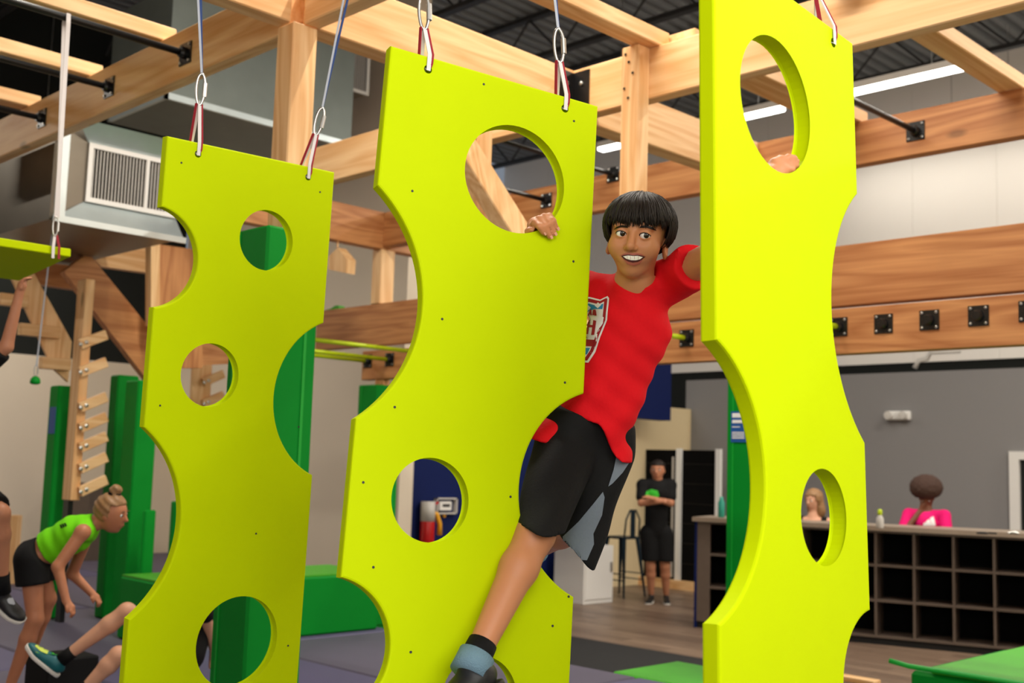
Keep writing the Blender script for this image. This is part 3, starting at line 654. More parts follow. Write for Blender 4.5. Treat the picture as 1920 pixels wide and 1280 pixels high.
# ================================================================ front counter with cubbies (turned about 18 degrees to the frame)
A0 = Vector((-7.33, 10.20, 0)); cu = Vector((math.cos(math.radians(18)), math.sin(math.radians(18)), 0)); cn = Vector((cu.y, -cu.x, 0)); UZ = Vector((0, 0, 1))
def cbox(u0, u1, d0, d1, z0, z1): c = A0+cu*((u0+u1)/2)-cn*((d0+d1)/2)+UZ*((z0+z1)/2); return obox(c, cu, cn, UZ, abs(u1-u0)/2, abs(d1-d0)/2, (z1-z0)/2)
LEN = 6.6; HT = 1.12
t = thing('reception_counter', 'long counter with three rows of open cubbies and a light wood top', 'counter', A0+cu*3)
part(t, 'countertop', cbox(-.05, LEN, -.04, .62, HT, HT+.045), 'countertop'); part(t, 'end_panel', cbox(-.03, .0, 0, .6, 0, HT), 'wall_navy'); part(t, 'plinth', cbox(0, LEN, .03, .5, 0, .07), 'rubber_black')
part(t, 'back_panel', cbox(0, LEN, .40, .42, .07, HT), 'cubby_dark')  # near-black colour stands in for the shade deep inside the cubbies
cols = [0.02+.365*i for i in range(18)]
for u in cols: part(t, 'divider', cbox(u-.011, u+.011, 0, .40, .07, HT), 'laminate')
for z in (.08, .43, .775, HT-.012): part(t, 'shelf', cbox(0, LEN, .001, .40, z-.011, z+.011), 'laminate')
part(t, 'filler', cbox(0, .14, -.002, .02, .07, HT), 'laminate')
u_ = 3.05
solo('folded_bag', (lambda c: lathe([(.02, 0), (.11, .02), (.12, .05), (.06, .09), (0, .1)], c, 14))(A0+cu*(cols[9]+.18)-cn*.2+UZ*.787), 'cubby_dark', 'dark bag lying in an upper cubby', 'bag', smooth=True)
def on_counter(px, py): 
    v = P(px, py, Z=HT+.045); return v
c = on_counter(1650, 990)
t = thing('bottle', 'small clear bottle with a yellow-green cap standing on the counter', 'bottle', c)
part(t, 'body', lathe([(.034, 0), (.036, .01), (.036, .09), (.02, .12), (.016, .13)], c, 14), 'label_silver', smooth=True); part(t, 'cap', lathe([(.02, .125), (.022, .13), (.022, .17), (.012, .18), (0, .181)], c, 14), 'lime_pipe', smooth=True)
c = A0+cu*.2-cn*.2+UZ*(HT+.045)
solo('water_bottle', lathe([(.03, 0), (.036, .01), (.036, .16), (.02, .19), (.02, .22), (0, .222)], c, 14), 'teal_cup', 'teal bottle on the counter beside the padded post', 'bottle', smooth=True)
c = on_counter(1842, 1001)
solo('keys', join(lathe([(.05, 0), (.055, .012), (.03, .02), (0, .021)], c, 10), tube([c+cu*.05+UZ*.012, c+cu*.12+UZ*.012], .008, 6)), 'black', 'bunch of dark keys lying on the counter', 'keys')
solo('sunglasses', tube([c+cu*.22+UZ*.02, c+cu*.26+UZ*.03, c+cu*.30+UZ*.02], .012, 6), 'steel', 'small shiny item beside the keys on the counter', 'keys')
# chairs behind the counter: curved black back rail on two posts, seat and legs
def desk_chair(c, label):
    c = Vector((c.x, c.y, 0)); t = thing('desk_chair', label, 'chair', c, 'black chairs behind the counter')
    pts = [c+cu*(.24*math.cos(a))+cn*(.05*math.sin(a))+UZ*(.98+.10*math.sin(a)) for a in np.linspace(.15, math.pi-.15, 12)]
    part(t, 'back_rail', tube(pts, .02, 8), 'black_metal', smooth=True)
    part(t, 'backrest', ribbon([p-UZ*.05 for p in pts], -UZ, .08, .012), 'black_metal')
    part(t, 'seat', obox(c-cn*.2+UZ*.66, cu, cn, UZ, .2, .2, .02), 'black_metal', bevel=.008)
    for s in (-1, 1):
        part(t, 'leg', tube([c+cu*(.2*s)+UZ*0, c+cu*(.19*s)+UZ*.66, c+cu*(.225*s)+UZ*.99], .014, 8), 'black_metal'); part(t, 'leg', tube([c+cu*(.2*s)-cn*.42, c+cu*(.18*s)-cn*.38+UZ*.65], .014, 8), 'black_metal')
for px, lab in ((1690, 'black chair back beside the person in pink, behind the counter'), (1822, 'black chair back behind the keys on the counter'), (1908, 'black chair back near the white door frame')):
    v = P(px, 985, D=12.9); desk_chair(A0+cu*((v-A0).dot(cu)+(.25 if px > 1900 else 0))-cn*1.85, lab)
# ================================================================ corridor end of the room
YS = 13.3
a = P(1200, 850, Y=YS); b = P(1352, 850, Y=YS); zt_ = 1.95
t = thing('mesh_partition', 'dark mesh partition with white uprights behind the standing man', 'partition', ((a.x+b.x)/2, YS, 0))
m1 = P(1275, 900, Y=YS).x; 
part(t, 'mesh_panel', box(a.x, m1, YS, YS+.03, .12, zt_), 'cubby_dark'); part(t, 'mesh_panel', box(m1, b.x, YS, YS+.03, .12, zt_), 'cubby_dark')
for x_ in (m1, b.x-.02): part(t, 'upright', box(x_-.04, x_+.04, YS-.05, YS, 0, zt_+.02), 'white')
part(t, 'sill', box(a.x-.1, b.x, YS-.12, YS+.04, 0, .12), 'fir_x')
for i in range(6): part(t, 'rail', box(a.x, b.x, YS-.008, YS, .35+.28*i, .357+.28*i), 'black_metal')
part(t, 'stile', box(P(1262, 900, Y=YS).x-.015, P(1262, 900, Y=YS).x+.015, YS-.012, YS, .15, zt_-.1), 'label_silver')
# cabinet in front of the navy wall
a = P(1040, 1120, Z=0); b = P(1092, 1121, Z=0)
t = thing('cabinet', 'low white cabinet standing against the navy wall', 'cabinet', (b.x, b.y, 0))
b.x += .5; part(t, 'body', box(b.x-.5, b.x, b.y-.55, b.y, 0, .70), 'white_paint', bevel=.006); part(t, 'door', box(b.x, b.x+.012, b.y-.53, b.y-.02, .06, .66), 'white_paint'); part(t, 'handle', box(b.x+.012, b.x+.03, b.y-.08, b.y-.05, .38, .5), 'steel')
# bar stool
c = P(1165, 1117, Z=0)
t = thing('bar_stool', 'dark blue metal bar stool with a hooped back beside the standing man', 'stool', c)
part(t, 'seat', obox(c+UZ*.76, Vector((1, 0, 0)), Vector((0, 1, 0)), UZ, .17, .17, .015), 'dark_blue_metal', bevel=.006)
for sx in (-1, 1):
    for sy in (-1, 1): part(t, 'leg', tube([c+Vector((.22*sx, .22*sy, 0)), c+Vector((.14*sx, .14*sy, .75))], [.012, .03], 8), 'dark_blue_metal')
for z_, k_ in ((.22, .2), (.3, .19)):
    for s in (-1, 1): part(t, 'foot_rail', tube([c+Vector((-k_, k_*s, z_)), c+Vector((k_, k_*s, z_))], .008, 6), 'dark_blue_metal')
part(t, 'backrest', tube([c+Vector((.15, -.15, .76)), c+Vector((.17, -.14, 1.0)), c+Vector((.17, -.06, 1.12)), c+Vector((.17, .06, 1.12)), c+Vector((.17, .14, 1.0)), c+Vector((.15, .15, .76))], .012, 8), 'dark_blue_metal', smooth=True)
part(t, 'back_splat', box(c.x+.165, c.x+.175, c.y-.045, c.y+.045, .77, 1.11), 'dark_blue_metal')
# extinguisher and thermostat on the navy wall
XN = -9.95
e = P(800, 1020, X=XN+.09)
t = thing('fire_extinguisher', 'red fire extinguisher with silver label and orange hose on the navy wall', 'extinguisher', (XN+.09, e.y, .75))
zb_ = .72; zt_ = P(800, 962, X=XN+.09).z
part(t, 'cylinder', lathe([(.0, 0), (.075, .005), (.082, .03), (.082, zt_-zb_-.08), (.06, zt_-zb_-.02), (.03, zt_-zb_)], (XN+.09, e.y, zb_), 20), 'red_paint', smooth=True)
part(t, 'label_band', lathe([(.0835, 0), (.0835, .22)], (XN+.09, e.y, zb_+.28), 20), 'label_silver', smooth=True)
part(t, 'valve', lathe([(.03, 0), (.034, .03), (.02, .06)], (XN+.09, e.y, zt_), 12), 'steel'); part(t, 'handle', obox((XN+.09, e.y+.06, zt_+.09), Vector((0, .9, .35)).normalized(), Vector((1, 0, 0)), Vector((0, -.35, .9)).normalized(), .09, .012, .012), 'red_paint')
part(t, 'hose', tube([(XN+.1, e.y+.02, zt_+.03), (XN+.13, e.y+.10, zt_-.01), (XN+.14, e.y+.14, zt_-.12), (XN+.13, e.y+.15, zt_-.24)], [.02, .028, .028, .032], 10), 'yellow', smooth=True)
a = P(817, 933, X=XN+.03); b = P(854, 963, X=XN+.03)
t = thing('thermostat', 'white thermostat inside a clear guard box on the navy wall', 'thermostat', (XN+.03, (a.y+b.y)/2, b.z))
part(t, 'guard', join(box(XN, XN+.06, a.y, a.y+.015, b.z, a.z), box(XN, XN+.06, b.y-.015, b.y, b.z, a.z), box(XN, XN+.06, a.y, b.y, a.z-.015, a.z), box(XN, XN+.06, a.y, b.y, b.z, b.z+.015)), 'label_silver')
part(t, 'body', box(XN, XN+.04, a.y+.06, b.y-.07, b.z+.04, a.z-.04), 'white_paint', bevel=.005); part(t, 'screen', box(XN+.04, XN+.042, a.y+.1, b.y-.1, b.z+.08, a.z-.07), 'grille_dark'); part(t, 'lock', lathe([(.02, 0), (.02, .02)], (XN, (a.y+b.y)/2, b.z-.02), 10, (1, 0, 0)), 'yellow')
# emergency light and door on the back wall
c = P(1685, 779, Y=YB-.03)
t = thing('emergency_light', 'white twin-head emergency light on the grey wall', 'light', c)
part(t, 'body', box(c.x-.17, c.x+.17, YB-.08, YB, c.z-.06, c.z+.06), 'white_paint', bevel=.015)
for s in (-.1, .1): part(t, 'lamp_head', lathe([(.03, 0), (.055, .05), (.055, .07), (0, .075)], (c.x+s, YB-.08, c.z), 14, (0, -1, 0)), 'label_silver')
a = P(1893, 846, Y=YB-.02)
t = struct('door_1', box(a.x+.13, a.x+1.1, YB-.015, YB, 0, a.z-.1), 'dark_void')
struct('door_frame', box(a.x, a.x+.12, YB-.05, YB, 0, a.z), 'white_paint', t); struct('door_frame', box(a.x+.12, a.x+1.2, YB-.05, YB, a.z-.1, a.z), 'white_paint', t); struct('door_frame', box(a.x+1.1, a.x+1.2, YB-.05, YB, 0, a.z-.1), 'white_paint', t)
# cables lying on top of the partition
c = P(1740, 668, Y=YB+.3)
solo('cable_bundle', tube([P(1715, 690, Y=YB+.05), P(1722, 676, Y=YB+.06), P(1738, 672, Y=YB+.06), P(1745, 660, Y=YB+.06), P(1800, 657, Y=YB+.08)], .035, 8), 'label_silver', 'tangle of pale cable lying on top of the partition wall', 'cable', smooth=True)
# birdhouse-shaped wooden block on the cream wall, small green piece on the deep beam
q = [P(615, 505, Y=6.2), P(649, 512, Y=6.2), P(651, 486, Y=6.2), P(633, 464, Y=6.2), P(616, 480, Y=6.2)]; n = 5
solo('wooden_block', ([tuple(p) for p in q]+[(p.x, p.y+.1, p.z) for p in q], [tuple(range(5)), tuple(range(9, 4, -1))]+[(i, (i+1) % 5, 5+(i+1) % 5, 5+i) for i in range(5)]), 'fir_z', 'house-shaped wooden block hanging under the brown beam', 'block')
solo('wood_hanger', tube([P(633, 464, Y=6.25), P(633, 440, Y=6.25)], .01, 6), 'fir_z', 'short rod holding the house-shaped wooden block', 'rod')
a = P(612, 586, Y=YA4+.04); b = P(640, 575, Y=YA4+.04)
solo('green_grip', ([(a.x, YA4+.01, a.z-.01), (b.x, YA4+.01, a.z+.0), (b.x, YA4+.01, b.z+.01), (b.x-.06, YA4+.01, b.z+.015), (b.x-.14, YA4+.01, a.z+.03), (a.x, YA4+.01, a.z+.02)]+[(a.x, YA4+.08, a.z-.01), (b.x, YA4+.08, a.z+.0), (b.x, YA4+.08, b.z+.01), (b.x-.06, YA4+.08, b.z+.015), (b.x-.14, YA4+.08, a.z+.03), (a.x, YA4+.08, a.z+.02)], [tuple(range(6)), tuple(range(11, 5, -1))]+[(i, (i+1) % 6, 6+(i+1) % 6, 6+i) for i in range(6)]), 'pad_green_light', 'small bright green hold sitting on the deep beam', 'hold')
# ================================================================ people: smooth bodies grown from tapered limbs (signed distance + surface nets)
from mathutils.bvhtree import BVHTree
def W(px, py, d): return np.array(P(px, py, D=d), dtype=np.float64)
def smin(a, b, k):
    h = np.clip(.5+.5*(b-a)/k, 0, 1); return b+(a-b)*h-k*h*(1-h)
def smax(a, b, k): return -smin(-a, -b, k)
def rc(p, a, b, ra, rb):
    a = np.asarray(a, np.float32); b = np.asarray(b, np.float32); ba = b-a; L = float(ba@ba)+1e-12
    t = np.clip(((p-a)@ba)/L, 0, 1); q = p-a-t[..., None]*ba
    return np.sqrt((q*q).sum(-1))-(ra+(rb-ra)*t)
def chain(p, pts, rs, k=.012):
    d = None
    for i in range(len(pts)-1):
        e = rc(p, pts[i], pts[i+1], rs[i], rs[i+1]); d = e if d is None else smin(d, e, k)
    return d
def ell(p, c, r, R_=None):
    q = p-np.asarray(c, np.float32)
    if R_ is not None: q = q@np.asarray(R_, np.float32)
    r = np.asarray(r, np.float32); k0 = np.sqrt(((q/r)**2).sum(-1)); k1 = np.sqrt(((q/(r*r))**2).sum(-1))+1e-9
    return k0*(k0-1)/k1
def surface_nets(fn, lo, hi, h):
    lo = np.asarray(lo, float); hi = np.asarray(hi, float); n = np.maximum(((hi-lo)/h).astype(int)+2, 4)
    f = np.empty(n, np.float32)
    B = 12; nb = -(-n//B); f[:] = 1.0
    # coarse pass: only blocks that the surface can cross are sampled in full
    cc = np.stack(np.meshgrid(*[lo[i]+h*(B*np.arange(nb[i])+(B-1)/2) for i in range(3)], indexing='ij'), -1).astype(np.float32)
    fc = fn(cc); lim = h*B*.5*1.7321*1.25+.03
    for bi, bj, bk in np.argwhere(np.abs(fc) < lim):
        sl3 = tuple(slice(B*q, min(B*q+B, n[i])) for i, q in enumerate((bi, bj, bk)))
        ax3 = [lo[i]+h*np.arange(sl3[i].start, sl3[i].stop) for i in range(3)]
        f[sl3] = fn(np.stack(np.meshgrid(*ax3, indexing='ij'), -1).astype(np.float32))
    for bi, bj, bk in np.argwhere(fc <= -lim): f[B*bi:B*bi+B, B*bj:B*bj+B, B*bk:B*bk+B] = -1.0
    s = f < 0
    c8 = [(i, j, k) for i in (0, 1) for j in (0, 1) for k in (0, 1)]
    sl = lambda a, o: a[o[0]:n[0]-1+o[0], o[1]:n[1]-1+o[1], o[2]:n[2]-1+o[2]]
    cnt = sum(sl(s, o).astype(np.int8) for o in c8); act = (cnt > 0) & (cnt < 8)
    idx = np.argwhere(act); num = len(idx); ids = np.full(act.shape, -1, np.int64); ids[act] = np.arange(num)
    pos = np.zeros((num, 3)); wt = np.zeros(num)
    for a in c8:
        for ax in range(3):
            if a[ax]: continue
            b = list(a); b[ax] = 1
            fa = f[idx[:, 0]+a[0], idx[:, 1]+a[1], idx[:, 2]+a[2]]; fb = f[idx[:, 0]+b[0], idx[:, 1]+b[1], idx[:, 2]+b[2]]
            m = (fa < 0) != (fb < 0); t = np.where(m, fa/np.where(m, fa-fb, 1), 0)
            q = np.tile(np.array(a, float), (num, 1)); q[:, ax] = t; pos[m] += q[m]; wt[m] += 1
    V = lo+h*(idx+pos/wt[:, None]); Q = []
    for ax in range(3):
        o1, o2 = [(1, 2), (2, 0), (0, 1)][ax]
        sa = [slice(0, n[i]) for i in range(3)]; sb = list(sa); sa[ax] = slice(0, n[ax]-1); sb[ax] = slice(1, n[ax])
        A_ = s[tuple(sa)]; B_ = s[tuple(sb)]; e = np.argwhere(A_ != B_)
        e = e[(e[:, o1] > 0) & (e[:, o2] > 0) & (e[:, o1] < n[o1]-1) & (e[:, o2] < n[o2]-1)]
        fl = A_[e[:, 0], e[:, 1], e[:, 2]]
        def cell(d1, d2):
            c = e.copy(); c[:, o1] -= d1; c[:, o2] -= d2; return ids[c[:, 0], c[:, 1], c[:, 2]]
        q = np.stack([cell(1, 1), cell(0, 1), cell(0, 0), cell(1, 0)], 1); q[~fl] = q[~fl][:, ::-1]; Q.append(q)
    Q = np.concatenate(Q); Q = Q[(Q >= 0).all(1)]
    return V, Q
def sdf_part(par, name, fn, lo, hi, h, mat, label=None, smooth_it=1):
    V, Q = surface_nets(fn, lo, hi, h)
    off = np.array(wloc(par)); me = bpy.data.meshes.new(name)
    me.vertices.add(len(V)); me.vertices.foreach_set('co', (V-off).astype(np.float32).ravel())
    me.loops.add(len(Q)*4); me.loops.foreach_set('vertex_index', Q.astype(np.int32).ravel())
    me.polygons.add(len(Q)); me.polygons.foreach_set('loop_start', np.arange(0, len(Q)*4, 4, dtype=np.int32)); me.polygons.foreach_set('loop_total', np.full(len(Q), 4, np.int32))
    me.polygons.foreach_set('use_smooth', np.ones(len(Q), bool)); me.update(calc_edges=True); me.validate()
    if smooth_it:
        bm = bmesh.new(); bm.from_mesh(me)
        for _ in range(smooth_it): bmesh.ops.smooth_vert(bm, verts=bm.verts, factor=.5, use_axis_x=True, use_axis_y=True, use_axis_z=True)
        bm.to_mesh(me); bm.free()
    me.materials.append(M[mat]); o = bpy.data.objects.new(name, me); C.objects.link(o); o.parent = par
    if label: o['label'] = label
    return o
def bvh_of(o):
    w_ = wloc(o); me = o.data
    return BVHTree.FromPolygons([v.co+w_ for v in me.vertices], [tuple(p.vertices) for p in me.polygons])
def decal(par, bvh, poly, mat, name, off=.0015, step=3.0, label=None, back=False):
    """a print or marking: the pixel outline is laid on the surface that the ray meets"""
    bm = bmesh.new(); vs_ = [bm.verts.new((x, y, 0)) for x, y in poly]; bm.faces.new(vs_)
    bmesh.ops.triangulate(bm, faces=bm.faces)
    for _ in range(6):
        long_ = [e for e in bm.edges if e.calc_length() > step]
        if not long_: break
        bmesh.ops.subdivide_edges(bm, edges=long_, cuts=1); bmesh.ops.triangulate(bm, faces=bm.faces)
    Vv, ok = [], []
    for v in bm.verts:
        d = (FW+RT*((v.co.x-960)/F)-UP*((v.co.y-640)/F)).normalized(); hit = bvh.ray_cast(CAM, d)
        if hit[0] is None:
            near = bvh.find_nearest(CAM+d*3.0); hit = near
        nrm = hit[1] if hit[1].dot(d) < 0 else -hit[1]
        Vv.append(tuple(hit[0]+nrm*off)); ok.append(True)
    bm.verts.index_update(); Fc = [tuple(v.index for v in f.verts) for f in bm.faces]; bm.free()
    return part(par, name, (Vv, Fc), mat, label, smooth=True)
def skin(name, c, rough=.48): return plain(name, c, rough, sss=.12, spec=.35, noise=.04, scale=30)
skin('skin_boy', (196, 132, 92)); skin('lips_boy', (176, 96, 78)); skin('skin_girl', (190, 126, 92)); skin('skin_pale', (214, 160, 130)); skin('skin_dark', (112, 68, 46)); skin('skin_tan', (188, 128, 96)); skin('nail', (226, 164, 140))
def cloth(name, c, rough=.8, bump=.25, scale=120): return plain(name, c, rough, noise=.05, scale=scale, bump=bump, spec=.2)
cloth('shirt_red', (226, 14, 28)); cloth('cloth_black', (20, 20, 21)); cloth('cloth_grey', (118, 128, 140)); cloth('tank_lime', (120, 225, 20)); cloth('shirt_pink', (222, 20, 110)); cloth('sock_black', (14, 14, 15)); cloth('knit_blue', (110, 140, 156), bump=.8, scale=260); cloth('inner_navy', (40, 60, 80))
plain('hair_black', (30, 21, 16), .55, spec=.3, noise=.4, scale=70); plain('hair_brown', (92, 60, 38), .5, noise=.4, scale=60); plain('hair_blond', (150, 112, 72), .5, noise=.35, scale=60); plain('hair_afro', (58, 34, 22), .8, noise=.4, scale=50, bump=1.0)
plain('eye_white', (238, 234, 228), .2); plain('iris', (34, 20, 14), .1); plain('pupil', (5, 4, 4), .05); plain('teeth', (242, 238, 228), .25); plain('mouth_dark', (80, 26, 26), .5); plain('print_white', (236, 234, 232), .7); plain('print_red', (160, 16, 30), .7); plain('print_blue', (40, 140, 190), .7); plain('print_green', (60, 200, 50), .6)
plain('shoe_black', (18, 18, 20), .5); plain('sole_white', (220, 216, 208), .5); plain('shoe_teal', (10, 96, 104), .5); plain('shoe_yellow', (206, 226, 90), .5); plain('shoe_pink', (230, 120, 140), .5)
def pan_pt(k, px, py, off=0):   # point on panel k's front plane seen at the pixel, off metres towards the camera side
    t, tow, ex, ey, ez = PAN[k]; O = tow(0, 0, 0); v = FW+RT*((px-960)/F)-UP*((py-640)/F); s = (O-CAM).dot(ex)/v.dot(ex)
    return np.array(CAM+v*(s-off))
# ---------------------------------------------------------------- the boy
HD = 3.0; HCt = W(1195, 445, HD); SC = HD/F
vv = (Vector(HCt)-CAM).normalized(); hx0 = (RT-vv*RT.dot(vv)).normalized(); hy0 = hx0.cross(vv).normalized() if hx0.cross(vv).dot(UP) > 0 else vv.cross(hx0).normalized(); hz0 = -vv
ro = math.radians(-5); hx1 = hx0*math.cos(ro)+hy0*math.sin(ro); hy1 = hy0*math.cos(ro)-hx0*math.sin(ro)
ya = math.radians(-10); hz = (hz0*math.cos(ya)+hx1*math.sin(ya)).normalized(); hx = (hx1*math.cos(ya)-hz0*math.sin(ya)).normalized(); hy = hz.cross(hx)
if hy.dot(UP) < 0: hy = -hy
HB = np.array([list(hx), list(hy), list(hz)])     # rows: local axes in world
def hl(x, y, z): return HCt+x*HB[0]+y*HB[1]+z*HB[2]
def to_local(p): return (p-HCt.astype(np.float32))@HB.T.astype(np.float32)
NECK = W(1190, 520, 3.04); SHR = W(1124, 552, 3.14); SHL = W(1262, 522, 3.07); HIPR = W(1062, 835, 3.06); HIPL = W(1122, 848, 3.10)
PEL = (HIPR+HIPL)/2; CHEST = W(1183, 615, 3.10); WAIST = W(1128, 745, 3.09)
KNR = W(1004, 1000, 2.80); ANR = W(896, 1224, 2.60); KNL = W(1072, 982, 3.07); ANL = W(1004, 1030, 3.40)
ELR = W(1052, 535, 3.30); WRR = np.array(pan_pt(2, 1004, 440, -.085)); ELL_ = W(1384, 452, 2.80); WRL = np.array(pan_pt(3, 1448, 330, -.075))
def head_sdf(p):
    q = to_local(p); S = lambda c, r: np.sqrt(((q-np.asarray(c, np.float32))**2).sum(-1))-r
    d = smin(ell(q, (0, .035, -.018), (.073, .082, .09)), ell(q, (0, -.026, .010), (.059, .081, .067)), .03)
    d = smin(d, S((0, -.083, .046), .019), .03)
    for s in (-1, 1):
        d = smin(d, S((s*.037, -.027, .046), .028), .025)
        d = smin(d, ell(q, (s*.027, .027, .062), (.026, .010, .014)), .012)
    for s in (-1, 1): d = smax(d, -S((s*.031, .005, .093), .021), .014)
    d = smin(d, rc(q, (0, .014, .074), (0, -.021, .092), .0065, .011), .010)
    d = smin(d, S((0, -.025, .092), .0100), .006)
    for s in (-1, 1): d = smin(d, S((s*.0115, -.028, .082), .0068), .006)
    d = smin(d, ell(q, (0, -.055, .064), (.030, .020, .015)), .012)
    for s in (-1, 1):
        lid = S((s*.031, .006, .0640), .0150); x = q[..., 0]-s*.031; y = q[..., 1]-.006
        alm = np.maximum(np.sqrt(x*x+(y+.0125)**2)-.0200, np.sqrt(x*x+(y-.0125)**2)-.0196)
        lid = np.maximum(lid, -np.maximum(alm, .05-q[..., 2]))
        d = smin(d, lid, .005)
        d = np.maximum(d, -np.maximum(np.maximum(alm, S((s*.031, .006, .064), .0175)), .055-q[..., 2]))
        e = ell(q, (s*.0755, -.024, -.012), (.0085, .028, .017), np.array([[math.cos(.35*s), 0, math.sin(.35*s)], [0, 1, 0], [-math.sin(.35*s), 0, math.cos(.35*s)]]))
        e = smax(e, -ell(q, (s*.083, -.022, -.006), (.006, .017, .010)), .006); d = smin(d, e, .006)
    return d
def fingers(p, chains, d=None):
    for pts, rs in chains:
        e = chain(p, pts, rs, .004); d = e if d is None else np.minimum(d, e)
    return d
# right hand over the rim of panel 2's big hole: knuckle (inside hole) -> bend in front -> tip on the face
tips = [(1019, 440), (1031, 447), (1039, 441), (1043.5, 431)]; knk = [(1003, 417), (1011, 410), (1020, 406), (1030, 405)]
FR = []
for (tx, ty), (kx, ky) in zip(tips, knk):
    a = pan_pt(2, kx-6, ky+8, -.050); b = pan_pt(2, kx, ky, -.004); c = pan_pt(2, kx*.55+tx*.45+1, ky*.55+ty*.45-3, .022); e = pan_pt(2, tx, ty-3, .014)
    FR.append(([a, b, c, e], [.0098, .0095, .0085, .0072]))
PALR = pan_pt(2, 1006, 424, -.062)
TH = ([pan_pt(2, 996, 440, -.075), pan_pt(2, 991, 434, -.035), pan_pt(2, 997, 431, -.008)], [.012, .0105, .008])
FL = []
for (tx, ty), (kx, ky) in zip([(1490, 296), (1494, 303), (1493, 311), (1487, 319)], [(1466, 301), (1468, 309), (1467, 316), (1462, 322)]):
    FL.append(([pan_pt(3, kx-12, ky+6, -.070), pan_pt(3, kx, ky, -.052), pan_pt(3, (kx+tx)/2, (ky+ty)/2-3, -.038), pan_pt(3, tx, ty, -.026)], [.0098, .009, .0082, .0072]))
PALL = pan_pt(3, 1455, 322, -.078)
THL = ([pan_pt(3, 1450, 322, -.08), pan_pt(3, 1452, 306, -.072), pan_pt(3, 1462, 297, -.062)], [.012, .010, .008])
def hand_sdf(p, pal, wr, ch, th):
    d = rc(p, wr, pal, .021, .026)
    for pts, rs in ch: d = smin(d, rc(p, pal, pts[0], .018, .0105), .010)
    d = smin(d, fingers(p, ch), .005)
    d = smin(d, chain(p, th[0], th[1], .005), .006)
    return d
def boy_body(p):
    d = chain(p, [NECK+(CHEST-NECK)*.05, CHEST, WAIST, PEL], [.045, .088, .080, .085], .03)
    d = smin(d, rc(p, SHR, SHL, .042, .042), .04)
    d = smin(d, chain(p, [HIPR, KNR, KNR+(ANR-KNR)*.3, ANR], [.060, .045, .045, .029], .02), .03)
    d = smin(d, chain(p, [HIPL, KNL, KNL+(ANL-KNL)*.3, ANL], [.060, .042, .043, .029], .02), .03)
    d = smin(d, chain(p, [SHR, ELR, WRR], [.041, .034, .022], .015), .02)
    d = smin(d, chain(p, [SHL, ELL_, WRL], [.044, .035, .022], .015), .02)
    # knee cap and calf
    d = smin(d, rc(p, KNR+np.array(FW)*-.02, KNR+np.array(FW)*-.012+(ANR-KNR)*.06, .036, .03), .03)
    return d
HEADLO, HEADHI = HCt-.15, HCt+.15
NKA, NKB = hl(0, -.06, -.028), NECK+np.array([0, 0, -.01])
def neck_sdf(p): return rc(p, NKA, NKB, .047, .052)
allp = np.array([NECK, SHR, SHL, HIPR, HIPL, KNR, ANR, KNL, ANL, ELR, WRR, ELL_, WRL, HCt])
boy = thing('person', 'smiling boy in a red t-shirt and black shorts swinging between two lime panels', 'person', Vector((PEL[0], PEL[1], float(allp[:, 2].min())-.1)))
def boy_all(p): return smin(smin(boy_body(p), neck_sdf(p), .02), smin(hand_sdf(p, PALR, WRR, FR, TH), hand_sdf(p, PALL, WRL, FL, THL), .001), .012)
# one continuous skin: head at fine resolution is merged at the neck
body_o = sdf_part(boy, 'body', lambda p: smin(boy_all(p), head_sdf(p), .012), allp.min(0)-.13, allp.max(0)+.13, .0042, 'skin_boy', smooth_it=1)
def refine_head():
    V, Q = surface_nets(lambda p: smin(head_sdf(p), neck_sdf(p), .02), HCt-np.array([.12, .12, .135]), HCt+np.array([.12, .12, .135]), .0017)
    return V, Q
Vh, Qh = refine_head()
me = body_o.data; w_ = np.array(wloc(body_o)); nv = len(me.vertices)
co_ = np.empty(nv*3, np.float32); me.vertices.foreach_get('co', co_); co_ = co_.reshape(-1, 3)+w_
loc = (co_-HCt)@HB.T
cut_y = -.098; inside = (loc[:, 1] > cut_y) & (np.linalg.norm(loc*np.array([1, .85, 1]), axis=1) < .14)
polys = np.array([tuple(p.vertices) for p in me.polygons]); keepA = ~inside[polys].all(1)
lh = (Vh-HCt)@HB.T; keepB = (lh[Qh][:, :, 1] > cut_y-.004).any(1)
V2 = np.concatenate([co_, Vh])-w_; Q2 = np.concatenate([polys[keepA], Qh[keepB]+nv])
used = np.unique(Q2); remap = np.full(len(V2), -1); remap[used] = np.arange(len(used)); V2 = V2[used]; Q2 = remap[Q2]
nm = bpy.data.meshes.new('body'); nm.from_pydata(V2.tolist(), [], Q2.tolist()); nm.polygons.foreach_set('use_smooth', np.ones(len(Q2), bool)); nm.materials.append(M['skin_boy'])
bm = bmesh.new(); bm.from_mesh(nm); bmesh.ops.smooth_vert(bm, verts=bm.verts, factor=.5, use_axis_x=True, use_axis_y=True, use_axis_z=True); bm.to_mesh(nm); bm.free()
body_o.data = nm
